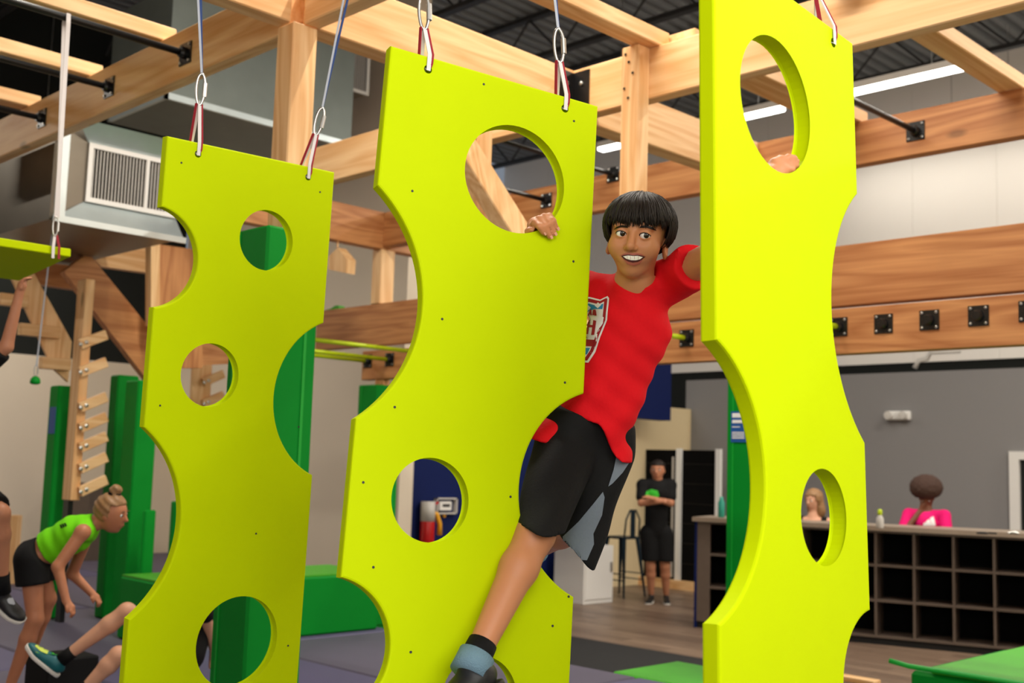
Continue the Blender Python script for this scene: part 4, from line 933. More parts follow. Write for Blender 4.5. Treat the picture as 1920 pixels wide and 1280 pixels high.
# eyes, brows, mouth
for s in (-1, 1):
    c = hl(s*.031, .006, .0640); gz = (Vector(HB[2])*1.0+Vector(HB[0])*.46+Vector(HB[1])*.06).normalized()
    ball = part(boy, 'eye', lathe([(.0134*math.sin(a), -.0134*math.cos(a)) for a in np.linspace(.02, math.pi-.02, 16)], c, 20, gz), 'eye_white', smooth=True)
    o = part(boy, 'iris', lathe([(.0071, 0), (.0068, .0008), (.003, .0011), (0, .0012)], Vector(c)+gz*.0122, 16, gz), 'iris', smooth=True)
    part(boy, 'pupil', lathe([(.003, 0), (.0028, .0004), (0, .0005)], Vector(c)+gz*.0133, 12, gz), 'pupil', smooth=True)
    gl = (gz+Vector(HB[1])*.25+Vector(HB[0])*.2).normalized(); part(boy, 'catchlight', lathe([(.0011, 0), (.0009, .0004), (0, .0005)], Vector(c)+gl*.0138, 8, gl), 'eye_white')
    up_ = [hl(s*.031+x, .006+(-.0125+math.sqrt(.0200**2-x*x)), .064+math.sqrt(max(.0152**2-x*x-(-.0125+math.sqrt(.0200**2-x*x))**2, .00001))) for x in np.linspace(-.0148, .0148, 12)]
    part(boy, 'eyelashes', tube(up_, [.0005]+[.0011]*10+[.0005], 6), 'hair_black')
bv = bvh_of(body_o)
decal(boy, bv, [(1151, 431), (1156, 425), (1166, 421.5), (1177, 423.5), (1178, 427), (1166, 425.5), (1157, 428)], 'hair_black', 'eyebrow', .0012, 2)
decal(boy, bv, [(1199, 427), (1201, 423.5), (1213, 422), (1224, 426), (1231, 433), (1223, 430), (1212, 426.5)], 'hair_black', 'eyebrow', .0012, 2)
mo = decal(boy, bv, [(1165, 480), (1171, 477.5), (1180, 477), (1187, 478.5), (1195, 477.5), (1203, 478.5), (1210, 481), (1204, 486), (1196, 490.5), (1187, 492), (1178, 490), (1170, 485.5)], 'mouth_dark', 'mouth', .0012, 2)
o = decal(boy, bv, [(1169, 480.5), (1178, 479), (1187, 480), (1196, 479.5), (1205, 481.5), (1200, 485.5), (1192, 487.6), (1184, 487.4), (1175, 485)], 'teeth', 'teeth', .0022, 2)
for x in (1176.5, 1182.5, 1189.5, 1196.5): decal(boy, bv, [(x-.25, 480), (x+.25, 480), (x+.25, 486), (x-.25, 486)], 'lips_boy', 'tooth_gap', .0026, 2)
decal(boy, bv, [(1162, 479.5), (1170, 475.5), (1179, 473.5), (1186, 475), (1194, 473.8), (1203, 475.5), (1212, 480.5), (1203, 478.6), (1195, 477.4), (1187, 478.6), (1179, 477), (1170, 478)], 'lips_boy', 'upper_lip', .0024, 2)
decal(boy, bv, [(1169, 485), (1178, 490), (1187, 492), (1196, 490.5), (1205, 485.6), (1199, 494), (1188, 497.5), (1177, 494.5)], 'lips_boy', 'lower_lip', .0024, 2)
for pts, rs in FR:   # finger nails on the four visible tips
    d = Vector(pts[3])-Vector(pts[2]); d.normalize(); t2, tw2, ex2, ey2, ez2 = PAN[2]
    nrm = (ex2-d*ex2.dot(d)).normalized(); sd = d.cross(nrm)
    part(boy, 'fingernail', obox(Vector(pts[3])+d*.0015+nrm*.0066, d, sd, nrm, .0045, .0040, .0010), 'nail', bevel=.0007)
# hair: cap plus combed locks
def hair_sdf(p):
    q = to_local(p); x, y, z = q[..., 0], q[..., 1], q[..., 2]
    d = ell(q, (.001, .034, -.020), (.092, .084, .099))
    face = np.maximum(np.maximum(y-(.038+.10*np.abs(x)*0), .0-z-.028), np.abs(x)-.2)
    side = np.maximum(y+.012-.25*(z+.06)*0, -z-.075)
    low = y+.058
    d = smax(d, -np.minimum(face, np.minimum(side, low)), .008)
    return d
sdf_part(boy, 'hair', hair_sdf, HCt-.13, HCt+.15, .003, 'hair_black', smooth_it=1)
rnd = random.Random(3); locks = []
for i in range(900):
    az = rnd.uniform(0, 2*math.pi); fz = math.cos(az)      # 1 = forehead
    yend = (.033+rnd.uniform(-.010, .012)) if fz > .45 else ((-.014+rnd.uniform(-.012, .012)) if fz > -.35 else -.052+rnd.uniform(-.014, .014))
    pts = []; sw = rnd.uniform(-.18, .18)+.10; r0_ = rnd.uniform(.99, 1.065); y_end = yend
    t_end = math.acos(max(-1, min(1, (y_end-.034)/.084)))
    t0 = rnd.uniform(.05, .5)*t_end
    for k in range(8):
        th_ = t0+(t_end-t0)*k/7; a2 = az+sw*(k/7); rr = r0_+(.025 if k == 6 else .035 if k == 7 else 0)*rnd.uniform(-.3, .9)
        pts.append(Vector(hl(.001+.092*rr*math.sin(th_)*math.sin(a2), .034+.084*rr*math.cos(th_), -.020+.099*rr*math.sin(th_)*math.cos(a2))))
    locks.append(tube(pts, [.0008, .0020, .0026, .0026, .0025, .0022, .0016, .0005], 5))
o = part(boy, 'hair_locks', join(*locks), 'hair_black', smooth=True); o['kind'] = 'stuff'
# shirt
TA = (PEL-NECK)/np.linalg.norm(PEL-NECK); HEM0 = W(1096, 842, 3.06); LAT = np.array(RT*.94-UP*.33); LAT = LAT-TA*(LAT@TA); LAT /= np.linalg.norm(LAT); FRT = np.cross(LAT, TA); FRT = FRT if FRT@np.array(FW) < 0 else -FRT
SLR = SHR+(ELR-SHR)*.55; SLL = SHL+(ELL_-SHL)*.36
HEMR = W(1036, 812, 3.045); HEML = W(1146, 860, 3.07)
def shirt_sdf(p):
    d = chain(p, [CHEST+(NECK-CHEST)*.80, CHEST, WAIST], [.060, .103, .102], .03)
    d = smin(d, rc(p, SHR+(CHEST-SHR)*.06, SHL+(CHEST-SHL)*.06, .054, .056), .04)
    d = smin(d, chain(p, [WAIST, HEM0+TA*.06], [.102, .118], .03), .03)
    d = smin(d, rc(p, HEMR+TA*.06, HEML+TA*.06, .102, .088), .04)
    d = smin(d, rc(p, SHR, SLR+(SLR-SHR)*.3, .056, .060), .02)
    d = smin(d, rc(p, SHL, SLL+(SLL-SHL)*.5, .058, .066), .025)
    rel = p-HEM0.astype(np.float32); s = rel@LAT.astype(np.float32); fr = rel@FRT.astype(np.float32); ax = rel@TA.astype(np.float32)
    # soft folds, running from the stretched armpit to the hem
    d = d+.0042*np.sin(50*(s+.55*ax)+2.2*np.sin(9*ax))*np.clip((ax+.45)*3, 0, 1)+.0018*np.sin(95*(ax-.4*s))
    st_ = np.clip((s+.060)/.020, 0, 1); bump = .085*st_*st_*(3-2*st_)*np.exp(-(np.maximum(s-.005, 0)/.055)**2)*np.clip((fr+.02)*30, 0, 1)
    d = smax(d, ax+bump, .003)
    nk = NECK.astype(np.float32)+np.float32(.0)
    d = smax(d, -rc(p, NKA, NECK-TA*.022-np.array(FW)*.012, .047, .050), .004)
    aR = (SLR-SHR)/np.linalg.norm(SLR-SHR); aL = (SLL-SHL)/np.linalg.norm(SLL-SHL)
    nearL = ((p-SHL.astype(np.float32))@LAT.astype(np.float32)) > -.02
    d = np.where(nearL, smax(d, (p-SLL.astype(np.float32))@aL.astype(np.float32), .003), d)
    nearR = ((p-SHR.astype(np.float32))@LAT.astype(np.float32)) < .0
    d = np.where(nearR, smax(d, (p-SLR.astype(np.float32))@aR.astype(np.float32), .003), d)
    hollow = chain(p, [CHEST, WAIST, HEM0+TA*.2], [.085, .088, .100], .03)
    d = smax(d, -np.maximum(hollow, -(ax+.10)), .004)
    return d
sh = sdf_part(boy, 'shirt', shirt_sdf, np.minimum(allp.min(0), 99)-.1, allp.max(0)+.1, .005, 'shirt_red', 'red t-shirt with a white shield print', smooth_it=2)
# shorts
KR2 = HIPR+(KNR-HIPR)*.86; KL2 = HIPL+(KNL-HIPL)*.98+np.array(RT)*.02
HMR = W(1014, 992, 2.805); HMRn = np.array(-UP*.97-RT*.25); HML = W(1077, 1032, 2.99); HMLn = np.array(-UP*.68-RT*.73)
def shorts_sdf(p):
    aR = (KNR-HIPR)/np.linalg.norm(KNR-HIPR); aL = (KNL-HIPL)/np.linalg.norm(KNL-HIPL)
    eR = HMR+aR*.06; eL = W(1092, 1030, 3.0)+aL*.06
    r_ = smax(rc(p, HIPR, eR, .090, .058), (p-HMR.astype(np.float32))@HMRn.astype(np.float32), .003)
    l_ = smax(rc(p, HIPL, eL, .096, .050), (p-HML.astype(np.float32))@HMLn.astype(np.float32), .003)
    d = smin(r_, l_, .012)
    d = smin(d, rc(p, HIPR-TA*.05, HIPL-TA*.05, .085, .088), .02)
    q = p-HIPR.astype(np.float32)
    d = d+.0034*np.sin(60*(q@LAT.astype(np.float32))+34*(q@TA.astype(np.float32)))*np.clip(1.2-np.abs(q@TA.astype(np.float32)-.1)*4, 0, 1)
    d = smax(d, -((p-(PEL-TA*.10).astype(np.float32))@TA.astype(np.float32)), .004)
    d = smax(d, -rc(p, HMR+aR*.035, HMR+aR*.2, .047, .052), .003); d = smax(d, -rc(p, eL-aL*.015, eL+aL*.2, .036, .046), .003)
    return d
so = sdf_part(boy, 'shorts', shorts_sdf, np.minimum(HIPR, KNR)-.2, np.maximum(HIPL, HIPR)+.22, .0045, 'cloth_black', 'black sports shorts with grey mesh side panels', smooth_it=2)
bs = bvh_of(so)
decal(boy, bs, [(1158, 838), (1172, 848), (1178, 868), (1167, 885), (1148, 906), (1140, 912), (1150, 880)], 'cloth_grey', 'side_panel', .002, 5)
decal(boy, bs, [(1130, 922), (1133, 932), (1128, 965), (1112, 1000), (1113, 1020), (1100, 1050), (1080, 1048), (1058, 1020), (1056, 1006), (1085, 978), (1112, 945)], 'cloth_grey', 'side_panel', .002, 5)
bsh = bvh_of(sh)
def prt(poly, mat, off): decal(boy, bsh, poly, mat, 'shirt_print', off, 5)
prt([(1090, 557), (1106, 556.5), (1126, 562), (1140, 555), (1143, 559), (1140, 585), (1139, 600), (1126, 632), (1117, 660), (1104, 680), (1090, 679)], 'print_white', .0016)
prt([(1090, 560), (1106, 559.5), (1126, 565), (1138, 559), (1140, 561), (1137, 586), (1136, 600), (1123, 631), (1113, 659), (1102, 676), (1090, 675)], 'print_red', .0022)
prt([(1090, 566), (1106, 565.5), (1124, 571), (1134, 566), (1132, 588), (1131, 600), (1118, 630), (1108, 657), (1099, 670), (1090, 669)], 'print_white', .0028)
prt([(1090, 569), (1106, 568.5), (1123, 574), (1133, 570), (1131, 580), (1116, 579), (1104, 583), (1090, 582)], 'print_blue', .0034)
for cx, cy in ((1104, 576), (1123, 573)): prt([(cx-6, cy), (cx, cy-5.5), (cx+6, cy), (cx, cy+5.5)], 'print_white', .004)
# lettering: the visible ends of the two lines, AR and H
prt([(1104, 591), (1108, 579.5), (1111, 579.5), (1112, 591), (1109.5, 591), (1109, 588), (1107.5, 588), (1106.5, 591)], 'print_red', .004); prt([(1113, 591), (1114, 580), (1119, 580.5), (1120, 585), (1117.5, 586.5), (1121, 592), (1118, 592), (1115.6, 587), (1115.4, 591)], 'print_red', .004)
prt([(1100, 626), (1102, 600), (1108, 600.5), (1106.8, 610), (1113, 610.5), (1114.5, 601), (1120, 602), (1116, 628), (1110.5, 628), (1112.4, 614.5), (1106, 614), (1105, 626.5)], 'print_red', .004)
prt([(1090, 636), (1116, 637), (1111, 650), (1090, 649)], 'print_red', .0036); prt([(1090, 653), (1108, 653), (1102, 665), (1090, 665)], 'print_blue', .0036)
# shoes and socks at the lower hole of panel 2
def shoe(par, ankle, toe, up, names, mats, L_=None):
    a = np.array(ankle, float); f = np.array(toe, float)-a; f = f/np.linalg.norm(f); u = np.array(up, float); u = u-f*(u@f); u /= np.linalg.norm(u); s = np.cross(f, u)
    Lf = L_ or .2; heel = a-f*.045-u*.055; tp_ = heel+f*Lf
    R_ = np.stack([f, s, u], 1)
    upper = lambda p: smin(smin(ell(p, heel+f*Lf*.30+u*.022, (Lf*.32, .036, .036), R_), ell(p, heel+f*Lf*.68+u*.012, (Lf*.34, .041, .027), R_), .03), rc(p, a-u*.03, a+u*.004, .033, .031), .02)
    cutf = lambda p: np.maximum(upper(p), -((p-heel.astype(np.float32))@u.astype(np.float32))-.006)
    lo = np.minimum(a, tp_)-.12; hi = np.maximum(a, tp_)+.12
    sdf_part(par, names[0], cutf, lo, hi, .004, mats[0])
    def sole(p):
        q = (p-heel.astype(np.float32))@R_.astype(np.float32); x, y, z = q[..., 0]/Lf, q[..., 1], q[..., 2]
        wd = .033+.012*np.clip(np.sin((x-.1)*3.2), -1, 1); e = np.sqrt(np.maximum(((x-.5)/.53)**6+(y/wd)**4, 1e-9))-1
        return np.maximum(e*.03, np.abs(z+.012-.012*np.clip(x-.75, 0, 1)*4)-.010)
    sdf_part(par, 'sole', sole, lo, hi, .004, mats[1])
shoe(boy, ANR+(ANR-KNR)*.09, W(800, 1296, 2.50), KNR-ANR, ['shoe'], ['shoe_black', 'shoe_black'])
shoe(boy, ANL+(ANL-KNL)*.08, W(930, 1110, 3.46), KNL-ANL, ['shoe'], ['shoe_black', 'shoe_black'])
for K_, A_ in ((KNR, ANR), (KNL, ANL)):
    dd = (A_-K_)/np.linalg.norm(A_-K_)
    part(boy, 'sock', tube([A_-dd*.028, A_+dd*.0, A_+dd*.04], [.0345, .036, .040], 18), 'sock_black', smooth=True)
    part(boy, 'knit_collar', tube([A_+dd*.004-np.array(RT)*0, A_+dd*.03, A_+dd*.055], [.043, .043, .044], 20), 'knit_blue', smooth=True)
# ---------------------------------------------------------------- other people
f32 = lambda v: np.asarray(v, np.float32)
def unit(v): v = np.asarray(v, float); return v/np.linalg.norm(v)
def figure(par, J, k, res, mat, head_r=.1, face=None, extra=None):
    """whole body as one skin; J joints in world metres, k girth factor"""
    def f(p):
        d = chain(p, [J['neck'], J['chest'], J['waist'], J['pel']], [.05*k, .105*k, .095*k, .10*k], .03)
        d = smin(d, rc(p, J['shr'], J['shl'], .05*k, .05*k), .04)
        for h, kn, an in (('hipr', 'knr', 'anr'), ('hipl', 'knl', 'anl')):
            m = J[kn]+(J[an]-J[kn])*.3
            d = smin(d, chain(p, [J[h], J[kn], m, J[an]], [.078*k, .054*k, .053*k, .034*k], .02), .03)
        for s_, e_, w_ in (('shr', 'elr', 'wrr'), ('shl', 'ell', 'wrl')):
            d = smin(d, chain(p, [J[s_], J[e_], J[w_]], [.046*k, .038*k, .026*k], .015), .02)
        H = J['head']; up = unit(H-J['neck']) if 'up' not in J else J['up']; fw_ = J['face']; sd = np.cross(up, fw_)
        R_ = np.stack([sd, up, fw_], 1); r = head_r
        d2 = smin(ell(p, H+up*.16*r-fw_*.12*r, f32([.72*r, .85*r, .9*r]), R_), ell(p, H-up*.32*r+fw_*.12*r, f32([.58*r, .78*r, .62*r]), R_), .03)
        d2 = smin(d2, rc(p, H+up*.12*r+fw_*.74*r, H-up*.2*r+fw_*.9*r, .07*r, .13*r), .1*r)      # nose
        d2 = smin(d2, ell(p, H-up*.52*r+fw_*.66*r, f32([.26*r, .16*r, .14*r]), R_), .08*r)         # mouth
        d2 = smin(d2, rc(p, H-up*.85*r+fw_*.45*r, H-up*.86*r+fw_*.46*r, .17*r, .17*r), .15*r)     # chin
        for s in (-1, 1):
            d2 = smax(d2, -(np.sqrt(((p-f32(H+up*.06*r+fw_*.92*r+sd*s*.3*r))**2).sum(-1))-.18*r), .1*r)
            d2 = smin(d2, ell(p, H-up*.12*r-fw_*.08*r+sd*s*.72*r, f32([.09*r, .27*r, .17*r]), R_), .05*r)
        d = smin(smin(d, rc(p, J['neck'], H-up*.5*r-fw_*.2*r, .052*k, .045*k), .02), d2, .02)
        # hands: palm, four fingers and thumb, curled
        for e_, w_, key in (('elr', 'wrr', 'handr'), ('ell', 'wrl', 'handl')):
            a = unit(J[w_]-J[e_]); g = J.get(key, a); n_ = unit(np.cross(g, up)+1e-6); b_ = unit(np.cross(n_, g)); w0 = J[w_]; kk = k*.95
            pal = w0+g*.055*kk; d = smin(d, rc(p, w0, pal, .022*kk, .030*kk), .012)
            for i in range(4):
                o = n_*(i-1.5)*.019*kk; L_ = (.05, .056, .053, .042)[i]*kk; t0 = pal+o+g*.022*kk; t1 = t0+g*L_*.5-b_*.008*kk; t2 = t1+(g*.35-b_*.9)*L_*.6
                d = smin(d, chain(p, [pal+o*.6, t0, t1, t2], [.014*kk, .0098*kk, .009*kk, .0078*kk], .004), .004)
            d = smin(d, chain(p, [w0+g*.02*kk, w0+g*.04*kk+n_*.035*kk-b_*.012*kk, w0+g*.075*kk+n_*.036*kk-b_*.028*kk], [.013*kk, .011*kk, .008*kk], .005), .006)
        if extra is not None: d = extra(p, d)
        return d
    pts = np.array([v for q, v in J.items() if q not in ('face', 'up', 'handr', 'handl')])
    return sdf_part(par, 'body', f, pts.min(0)-.2, pts.max(0)+.2, res, mat)
def garment(par, name, fn, pts, res, mat, label=None, pad_=.18):
    pts = np.array(pts); return sdf_part(par, name, fn, pts.min(0)-pad_, pts.max(0)+pad_, res, mat, label)
def plane(p, o, n): return (p-f32(o))@f32(unit(n))
def eyes(par, J, r):
    H = J['head']; up = unit(H-J['neck']) if 'up' not in J else J['up']; fw_ = J['face']; sd = np.cross(up, fw_)
    for s in (-1, 1):
        c = H+up*.06*r+fw_*.655*r+sd*s*.3*r
        part(par, 'eye', lathe([(.105*r*math.sin(a), -.105*r*math.cos(a)) for a in np.linspace(.05, math.pi-.05, 8)], c, 10, Vector(fw_)), 'eye_white', smooth=True)
        part(par, 'iris', lathe([(.07*r, 0), (.05*r, .015*r), (0, .02*r)], Vector(c)+Vector(fw_)*.093*r, 10, Vector(fw_)), 'iris')
        b = H+up*.28*r+fw_*.76*r+sd*s*.3*r; part(par, 'eyebrow', tube([b-sd*.16*r, b+up*.03*r, b+sd*.16*r], [.02*r, .035*r, .02*r], 6), 'hair_brown')
    m = H-up*.53*r+fw_*.80*r; part(par, 'mouth', tube([m-sd*.2*r-fw_*.05*r, m, m+sd*.2*r-fw_*.05*r], [.015*r, .035*r, .015*r], 6), 'lips_boy')
RTn, UPn, FWn = np.array(RT), np.array(UP), np.array(FW)
# --- girl in a lime tank top, crouched forward
D = 6.35
J = dict(head=W(211, 962, D), neck=W(181, 978, D), chest=W(140, 1000, D), waist=W(98, 1024, D), pel=W(64, 1044, D), shr=W(155, 997, D-.13), shl=W(168, 992, D+.14), elr=W(108, 1062, D-.2), wrr=W(124, 1126, D-.22), ell=W(135, 1075, D+.2), wrl=W(170, 1110, D+.2), hipr=W(58, 1050, D-.07), hipl=W(68, 1050, D+.08), knr=W(66, 1160, D-.1), anr=W(20, 1282, D-.12), knl=W(90, 1122, D+.12), anl=W(52, 1236, D+.2))
J['face'] = unit(RTn*.95-UPn*.22-FWn*.12); J['up'] = unit(UPn*.93+RTn*.30); J['up'] = unit(J['up']-J['face']*(J['up']@J['face'])); J['handr'] = unit(-UPn*.8+RTn*.55)
girl = thing('person', 'crouching girl in a lime tank top and black shorts with a hair bun', 'person', Vector((J['pel'][0], J['pel'][1], ZM)))
figure(girl, J, .82, .0085, 'skin_girl', .097); eyes(girl, J, .097)
ax = unit(J['pel']-J['neck'])
garment(girl, 'tank_top', lambda p: smax(smax(smin(chain(p, [J['chest']-ax*.10, J['chest'], J['waist'], J['waist']+ax*.04], [.062, .099, .095, .098], .03), rc(p, J['shr']*.75+J['shl']*.25, J['shr']*.25+J['shl']*.75, .060, .060), .03)+.002*np.sin(90*plane(p, J['chest'], ax)), plane(p, J['waist']+ax*.03, ax), .004), -rc(p, J['neck']-ax*.02+J['face']*.02, J['head'], .062, .07), .004), [J['neck'], J['waist'], J['shr'], J['shl']], .007, 'tank_lime', 'lime sleeveless top with dark lettering')
garment(girl, 'shorts', lambda p: smax(smax(smin(smin(rc(p, J['hipr'], J['knr'], .092, .085), rc(p, J['hipl'], J['knl'], .092, .085), .01), rc(p, J['waist']+ax*.07, J['pel'], .092, .105), .03), plane(p, J['hipr']+(J['knr']-J['hipr'])*.42, J['knr']-J['hipr']), .004), -plane(p, J['waist']+ax*.05, ax), .004), [J['waist'], J['hipr'], J['hipl'], J['knr']], .008, 'cloth_black')
hb = J['head']; gu, gf = J['up'], J['face']; gs = np.cross(gu, gf)
def girl_hair(p):
    d = ell(p, hb+gu*.020-gf*.018, f32([.080, .092, .094]), np.stack([gs, gu, gf], 1)); d = smax(d, -np.maximum(plane(p, hb+gu*.055, gu), -plane(p, hb+gf*.012, gf)), .008); d = smax(d, -plane(p, hb-gu*.075, gu), .008)
    d = smin(d, ell(p, hb+gu*.128-gf*.012, f32([.035, .033, .035]), np.stack([gs, gu, gf], 1)), .012)
    return d+.0025*np.sin(160*plane(p, hb, gu)+80*plane(p, hb, gf))
garment(girl, 'hair', girl_hair, [hb], .006, 'hair_blond', pad_=.22)
part(girl, 'hair_tie', lathe([(.034, 0), (.036, .012), (.034, .024)], hb+gu*.092-gf*.014, 14, Vector(gu)), 'cloth_black')
bg = bvh_of([o for o in girl.children if o.name.startswith('tank_top')][0])
for i in range(3): decal(girl, bg, [(112+i*4, 984-i*1.5), (115+i*4, 983-i*1.5), (118+i*4, 989-i*1.5), (115+i*4, 990.5-i*1.5)], 'cloth_black', 'lettering', .002, 4)
# --- child hanging from the horizontal board, mostly beyond the frame
D = 5.55
J = dict(head=W(-80, 655, D), neck=W(-82, 700, D), chest=W(-85, 760, D), waist=W(-88, 850, D), pel=W(-88, 905, D), shr=W(-50, 705, D), shl=W(-120, 705, D+.05), elr=W(12, 650, D), wrr=W(36, 551, D), ell=W(-130, 620, D), wrl=W(-110, 545, D), hipr=W(-62, 915, D), hipl=W(-110, 915, D+.05), knr=W(0, 962, D-.12), anr=W(4, 1092, D-.02), knl=W(-70, 1040, D), anl=W(-80, 1170, D))
J['face'] = unit(RTn*.9-FWn*.2); J['up'] = unit(UPn); J['up'] = unit(J['up']-J['face']*(J['up']@J['face'])); J['handr'] = unit(UPn*.9+RTn*.3); J['handl'] = unit(UPn)
kid = thing('person', 'child in black hanging by one arm from the horizontal lime board', 'person', Vector((J['pel'][0], J['pel'][1], float(J['anl'][2])-.1)))
figure(kid, J, .84, .009, 'skin_tan', .1)
garment(kid, 'shirt', lambda p: smax(smax(smin(smin(chain(p, [J['chest'], J['waist'], J['pel']], [.105, .10, .105], .03), rc(p, J['shr'], J['shl'], .056, .056), .03), smin(rc(p, J['shr'], J['shr']+(J['elr']-J['shr'])*.9, .056, .052), rc(p, J['shl'], J['ell'], .056, .05), .01), .02), plane(p, J['shr']+(J['elr']-J['shr'])*.86, J['elr']-J['shr']), .004), plane(p, J['pel'], J['pel']-J['neck']), .004), [J['neck'], J['pel'], J['shr'], J['elr'], J['shl'], J['ell']], .009, 'cloth_black')
garment(kid, 'shorts', lambda p: smin(smax(rc(p, J['hipr'], J['knr'], .09, .075), plane(p, J['knr']+(J['hipr']-J['knr'])*.12, J['knr']-J['hipr']), .004), smax(rc(p, J['hipl'], J['knl'], .09, .08), plane(p, J['knl'], J['knl']-J['hipl']), .004), .01), [J['hipr'], J['hipl'], J['knr'], J['knl']], .009, 'cloth_black')
garment(kid, 'hair', lambda p: smax(ell(p, J['head']+J['up']*.02-J['face']*.02, f32([.085, .09, .095]), np.stack([np.cross(J['up'], J['face']), J['up'], J['face']], 1)), -np.maximum(plane(p, J['head']+J['up']*.05, J['up']), -plane(p, J['head'], J['face'])), .01), [J['head']], .009, 'hair_brown')
for kn, an in (('knr', 'anr'), ('knl', 'anl')):
    dd = unit(J[an]-J[kn]); part(kid, 'sock', tube([J[an]-dd*.05, J[an]-dd*.01, J[an]+dd*.05], [.036, .036, .04], 14), 'sock_black', smooth=True)
shoe(kid, J['anr']+unit(J['anr']-J['knr'])*.05, W(62, 1160, D-.02), J['knr']-J['anr'], ['shoe'], ['shoe_black', 'sole_white'], .21)
shoe(kid, J['anl']+unit(J['anl']-J['knl'])*.05, W(-20, 1240, D), J['knl']-J['anl'], ['shoe'], ['shoe_black', 'sole_white'], .21)
bk = bvh_of([o for o in kid.children if o.name.startswith('shoe')][0])
decal(kid, bk, [(13, 1124), (16, 1121), (22, 1129), (21, 1120), (24, 1121), (28, 1132), (25, 1134), (19, 1127), (18, 1132), (15, 1130)], 'web_grey', 'shoe_mark', .002, 4)
# --- seated child behind the farthest panel, legs towards the mats
D = 6.0
J = dict(head=W(380, 1030, D+.1), neck=W(376, 1075, D+.1), chest=W(372, 1120, D+.1), waist=W(360, 1180, D+.08), pel=W(345, 1224, D), shr=W(352, 1092, D), shl=W(398, 1090, D+.16), elr=W(385, 1150, D-.02), wrr=W(400, 1215, D+.1), ell=W(420, 1150, D+.25), wrl=W(420, 1215, D+.2), hipr=W(336, 1232, D-.02), hipl=W(340, 1226, D+.12), knr=W(222, 1228, D-.06), anr=W(160, 1290, D-.1), knl=W(238, 1146, D+.06), anl=W(130, 1226, D+.0))
J['face'] = unit(-RTn*.9-FWn*.3); J['up'] = unit(UPn-J['face']*(UPn@J['face'])); J['handr'] = unit(-UPn); J['handl'] = unit(-UPn)
sit = thing('person', 'seated child in black with bare legs and a yellow-teal sneaker, behind a lime panel', 'person', Vector((J['pel'][0], J['pel'][1], ZM)))
figure(sit, J, .84, .009, 'skin_pale', .098)
garment(sit, 'shirt', lambda p: smin(smin(chain(p, [J['chest'], J['waist'], J['pel']], [.105, .10, .11], .03), rc(p, J['shr'], J['shl'], .056, .056), .03), smin(rc(p, J['shr'], J['elr'], .055, .05), rc(p, J['shl'], J['ell'], .055, .05), .01), .02), [J['neck'], J['pel'], J['shr'], J['shl'], J['elr'], J['ell']], .009, 'cloth_black')
garment(sit, 'shorts', lambda p: smin(smax(rc(p, J['hipr'], J['knr'], .09, .07), plane(p, J['hipr']+(J['knr']-J['hipr'])*.5, J['knr']-J['hipr']), .004), smax(rc(p, J['hipl'], J['knl'], .09, .07), plane(p, J['hipl']+(J['knl']-J['hipl'])*.5, J['knl']-J['hipl']), .004), .01), [J['hipr'], J['hipl'], J['knr'], J['knl']], .009, 'cloth_black')
garment(sit, 'hair', lambda p: ell(p, J['head']+J['up']*.02-J['face']*.025, f32([.085, .09, .085]), np.stack([np.cross(J['up'], J['face']), J['up'], J['face']], 1)), [J['head']], .009, 'hair_brown')
for kn, an in (('knr', 'anr'), ('knl', 'anl')):
    dd = unit(J[an]-J[kn]); part(sit, 'sock', tube([J[an]-dd*.022, J[an]+dd*.01, J[an]+dd*.05], [.034, .035, .038], 14), 'sock_black', smooth=True)
shoe(sit, J['anl']+unit(J['anl']-J['knl'])*.05, W(66, 1196, D-.05), J['knl']-J['anl']+UPn*.1, ['shoe'], ['shoe_teal', 'sole_white'], .225)
bq = bvh_of([o for o in sit.children if o.name.startswith('shoe')][0])
decal(sit, bq, [(64, 1202), (76, 1200), (90, 1205), (94, 1214), (88, 1226), (76, 1221), (66, 1212)], 'shoe_yellow', 'toe_cap', .0025, 4); decal(sit, bq, [(95, 1214), (108, 1220), (110, 1228), (98, 1226)], 'print_green', 'laces', .003, 4)
shoe(sit, J['anr']+unit(J['anr']-J['knr'])*.05, W(100, 1312, D-.1), J['knr']-J['anr'], ['shoe'], ['shoe_teal', 'sole_white'], .225)
fs = W(115, 1262, 6.5)
solo('foam_step', box(fs[0]-.17, fs[0]+.13, fs[1]-.14, fs[1]+.16, ZM+.001, .50), 'cloth_black', 'low black foam step on the mats under the yellow-teal sneaker', 'step', bevel=.01)
# --- standing man with folded arms
D = 14.35; z0 = lambda px, d: P(px, 1128, Z=0)
def S_(px, py, dd=0): return W(px, py, D+dd)
J = dict(head=S_(1233, 881), neck=S_(1233, 900), chest=S_(1231, 920), waist=S_(1231, 962), pel=S_(1231, 992), shr=S_(1205, 909), shl=S_(1257, 909), elr=S_(1202, 943, -.12), wrr=S_(1238, 940, -.27), ell=S_(1258, 943, -.12), wrl=S_(1222, 934, -.27), hipr=S_(1218, 1000), hipl=S_(1243, 1000), knr=S_(1220, 1062, -.05), anr=S_(1221, 1112), knl=S_(1247, 1062, -.05), anl=S_(1249, 1113))
J['face'] = unit(-FWn*.9-RTn*.25); J['up'] = unit(np.array([0, 0, 1])-J['face']*J['face'][2]); J['handr'] = unit(RTn*.9+UPn*.2); J['handl'] = unit(-RTn*.9+UPn*.2)
man = thing('person', 'man in black t-shirt and shorts standing with folded arms', 'person', Vector((J['pel'][0], J['pel'][1], 0)))
figure(man, J, 1.12, .014, 'skin_tan', .118); eyes(man, J, .118)
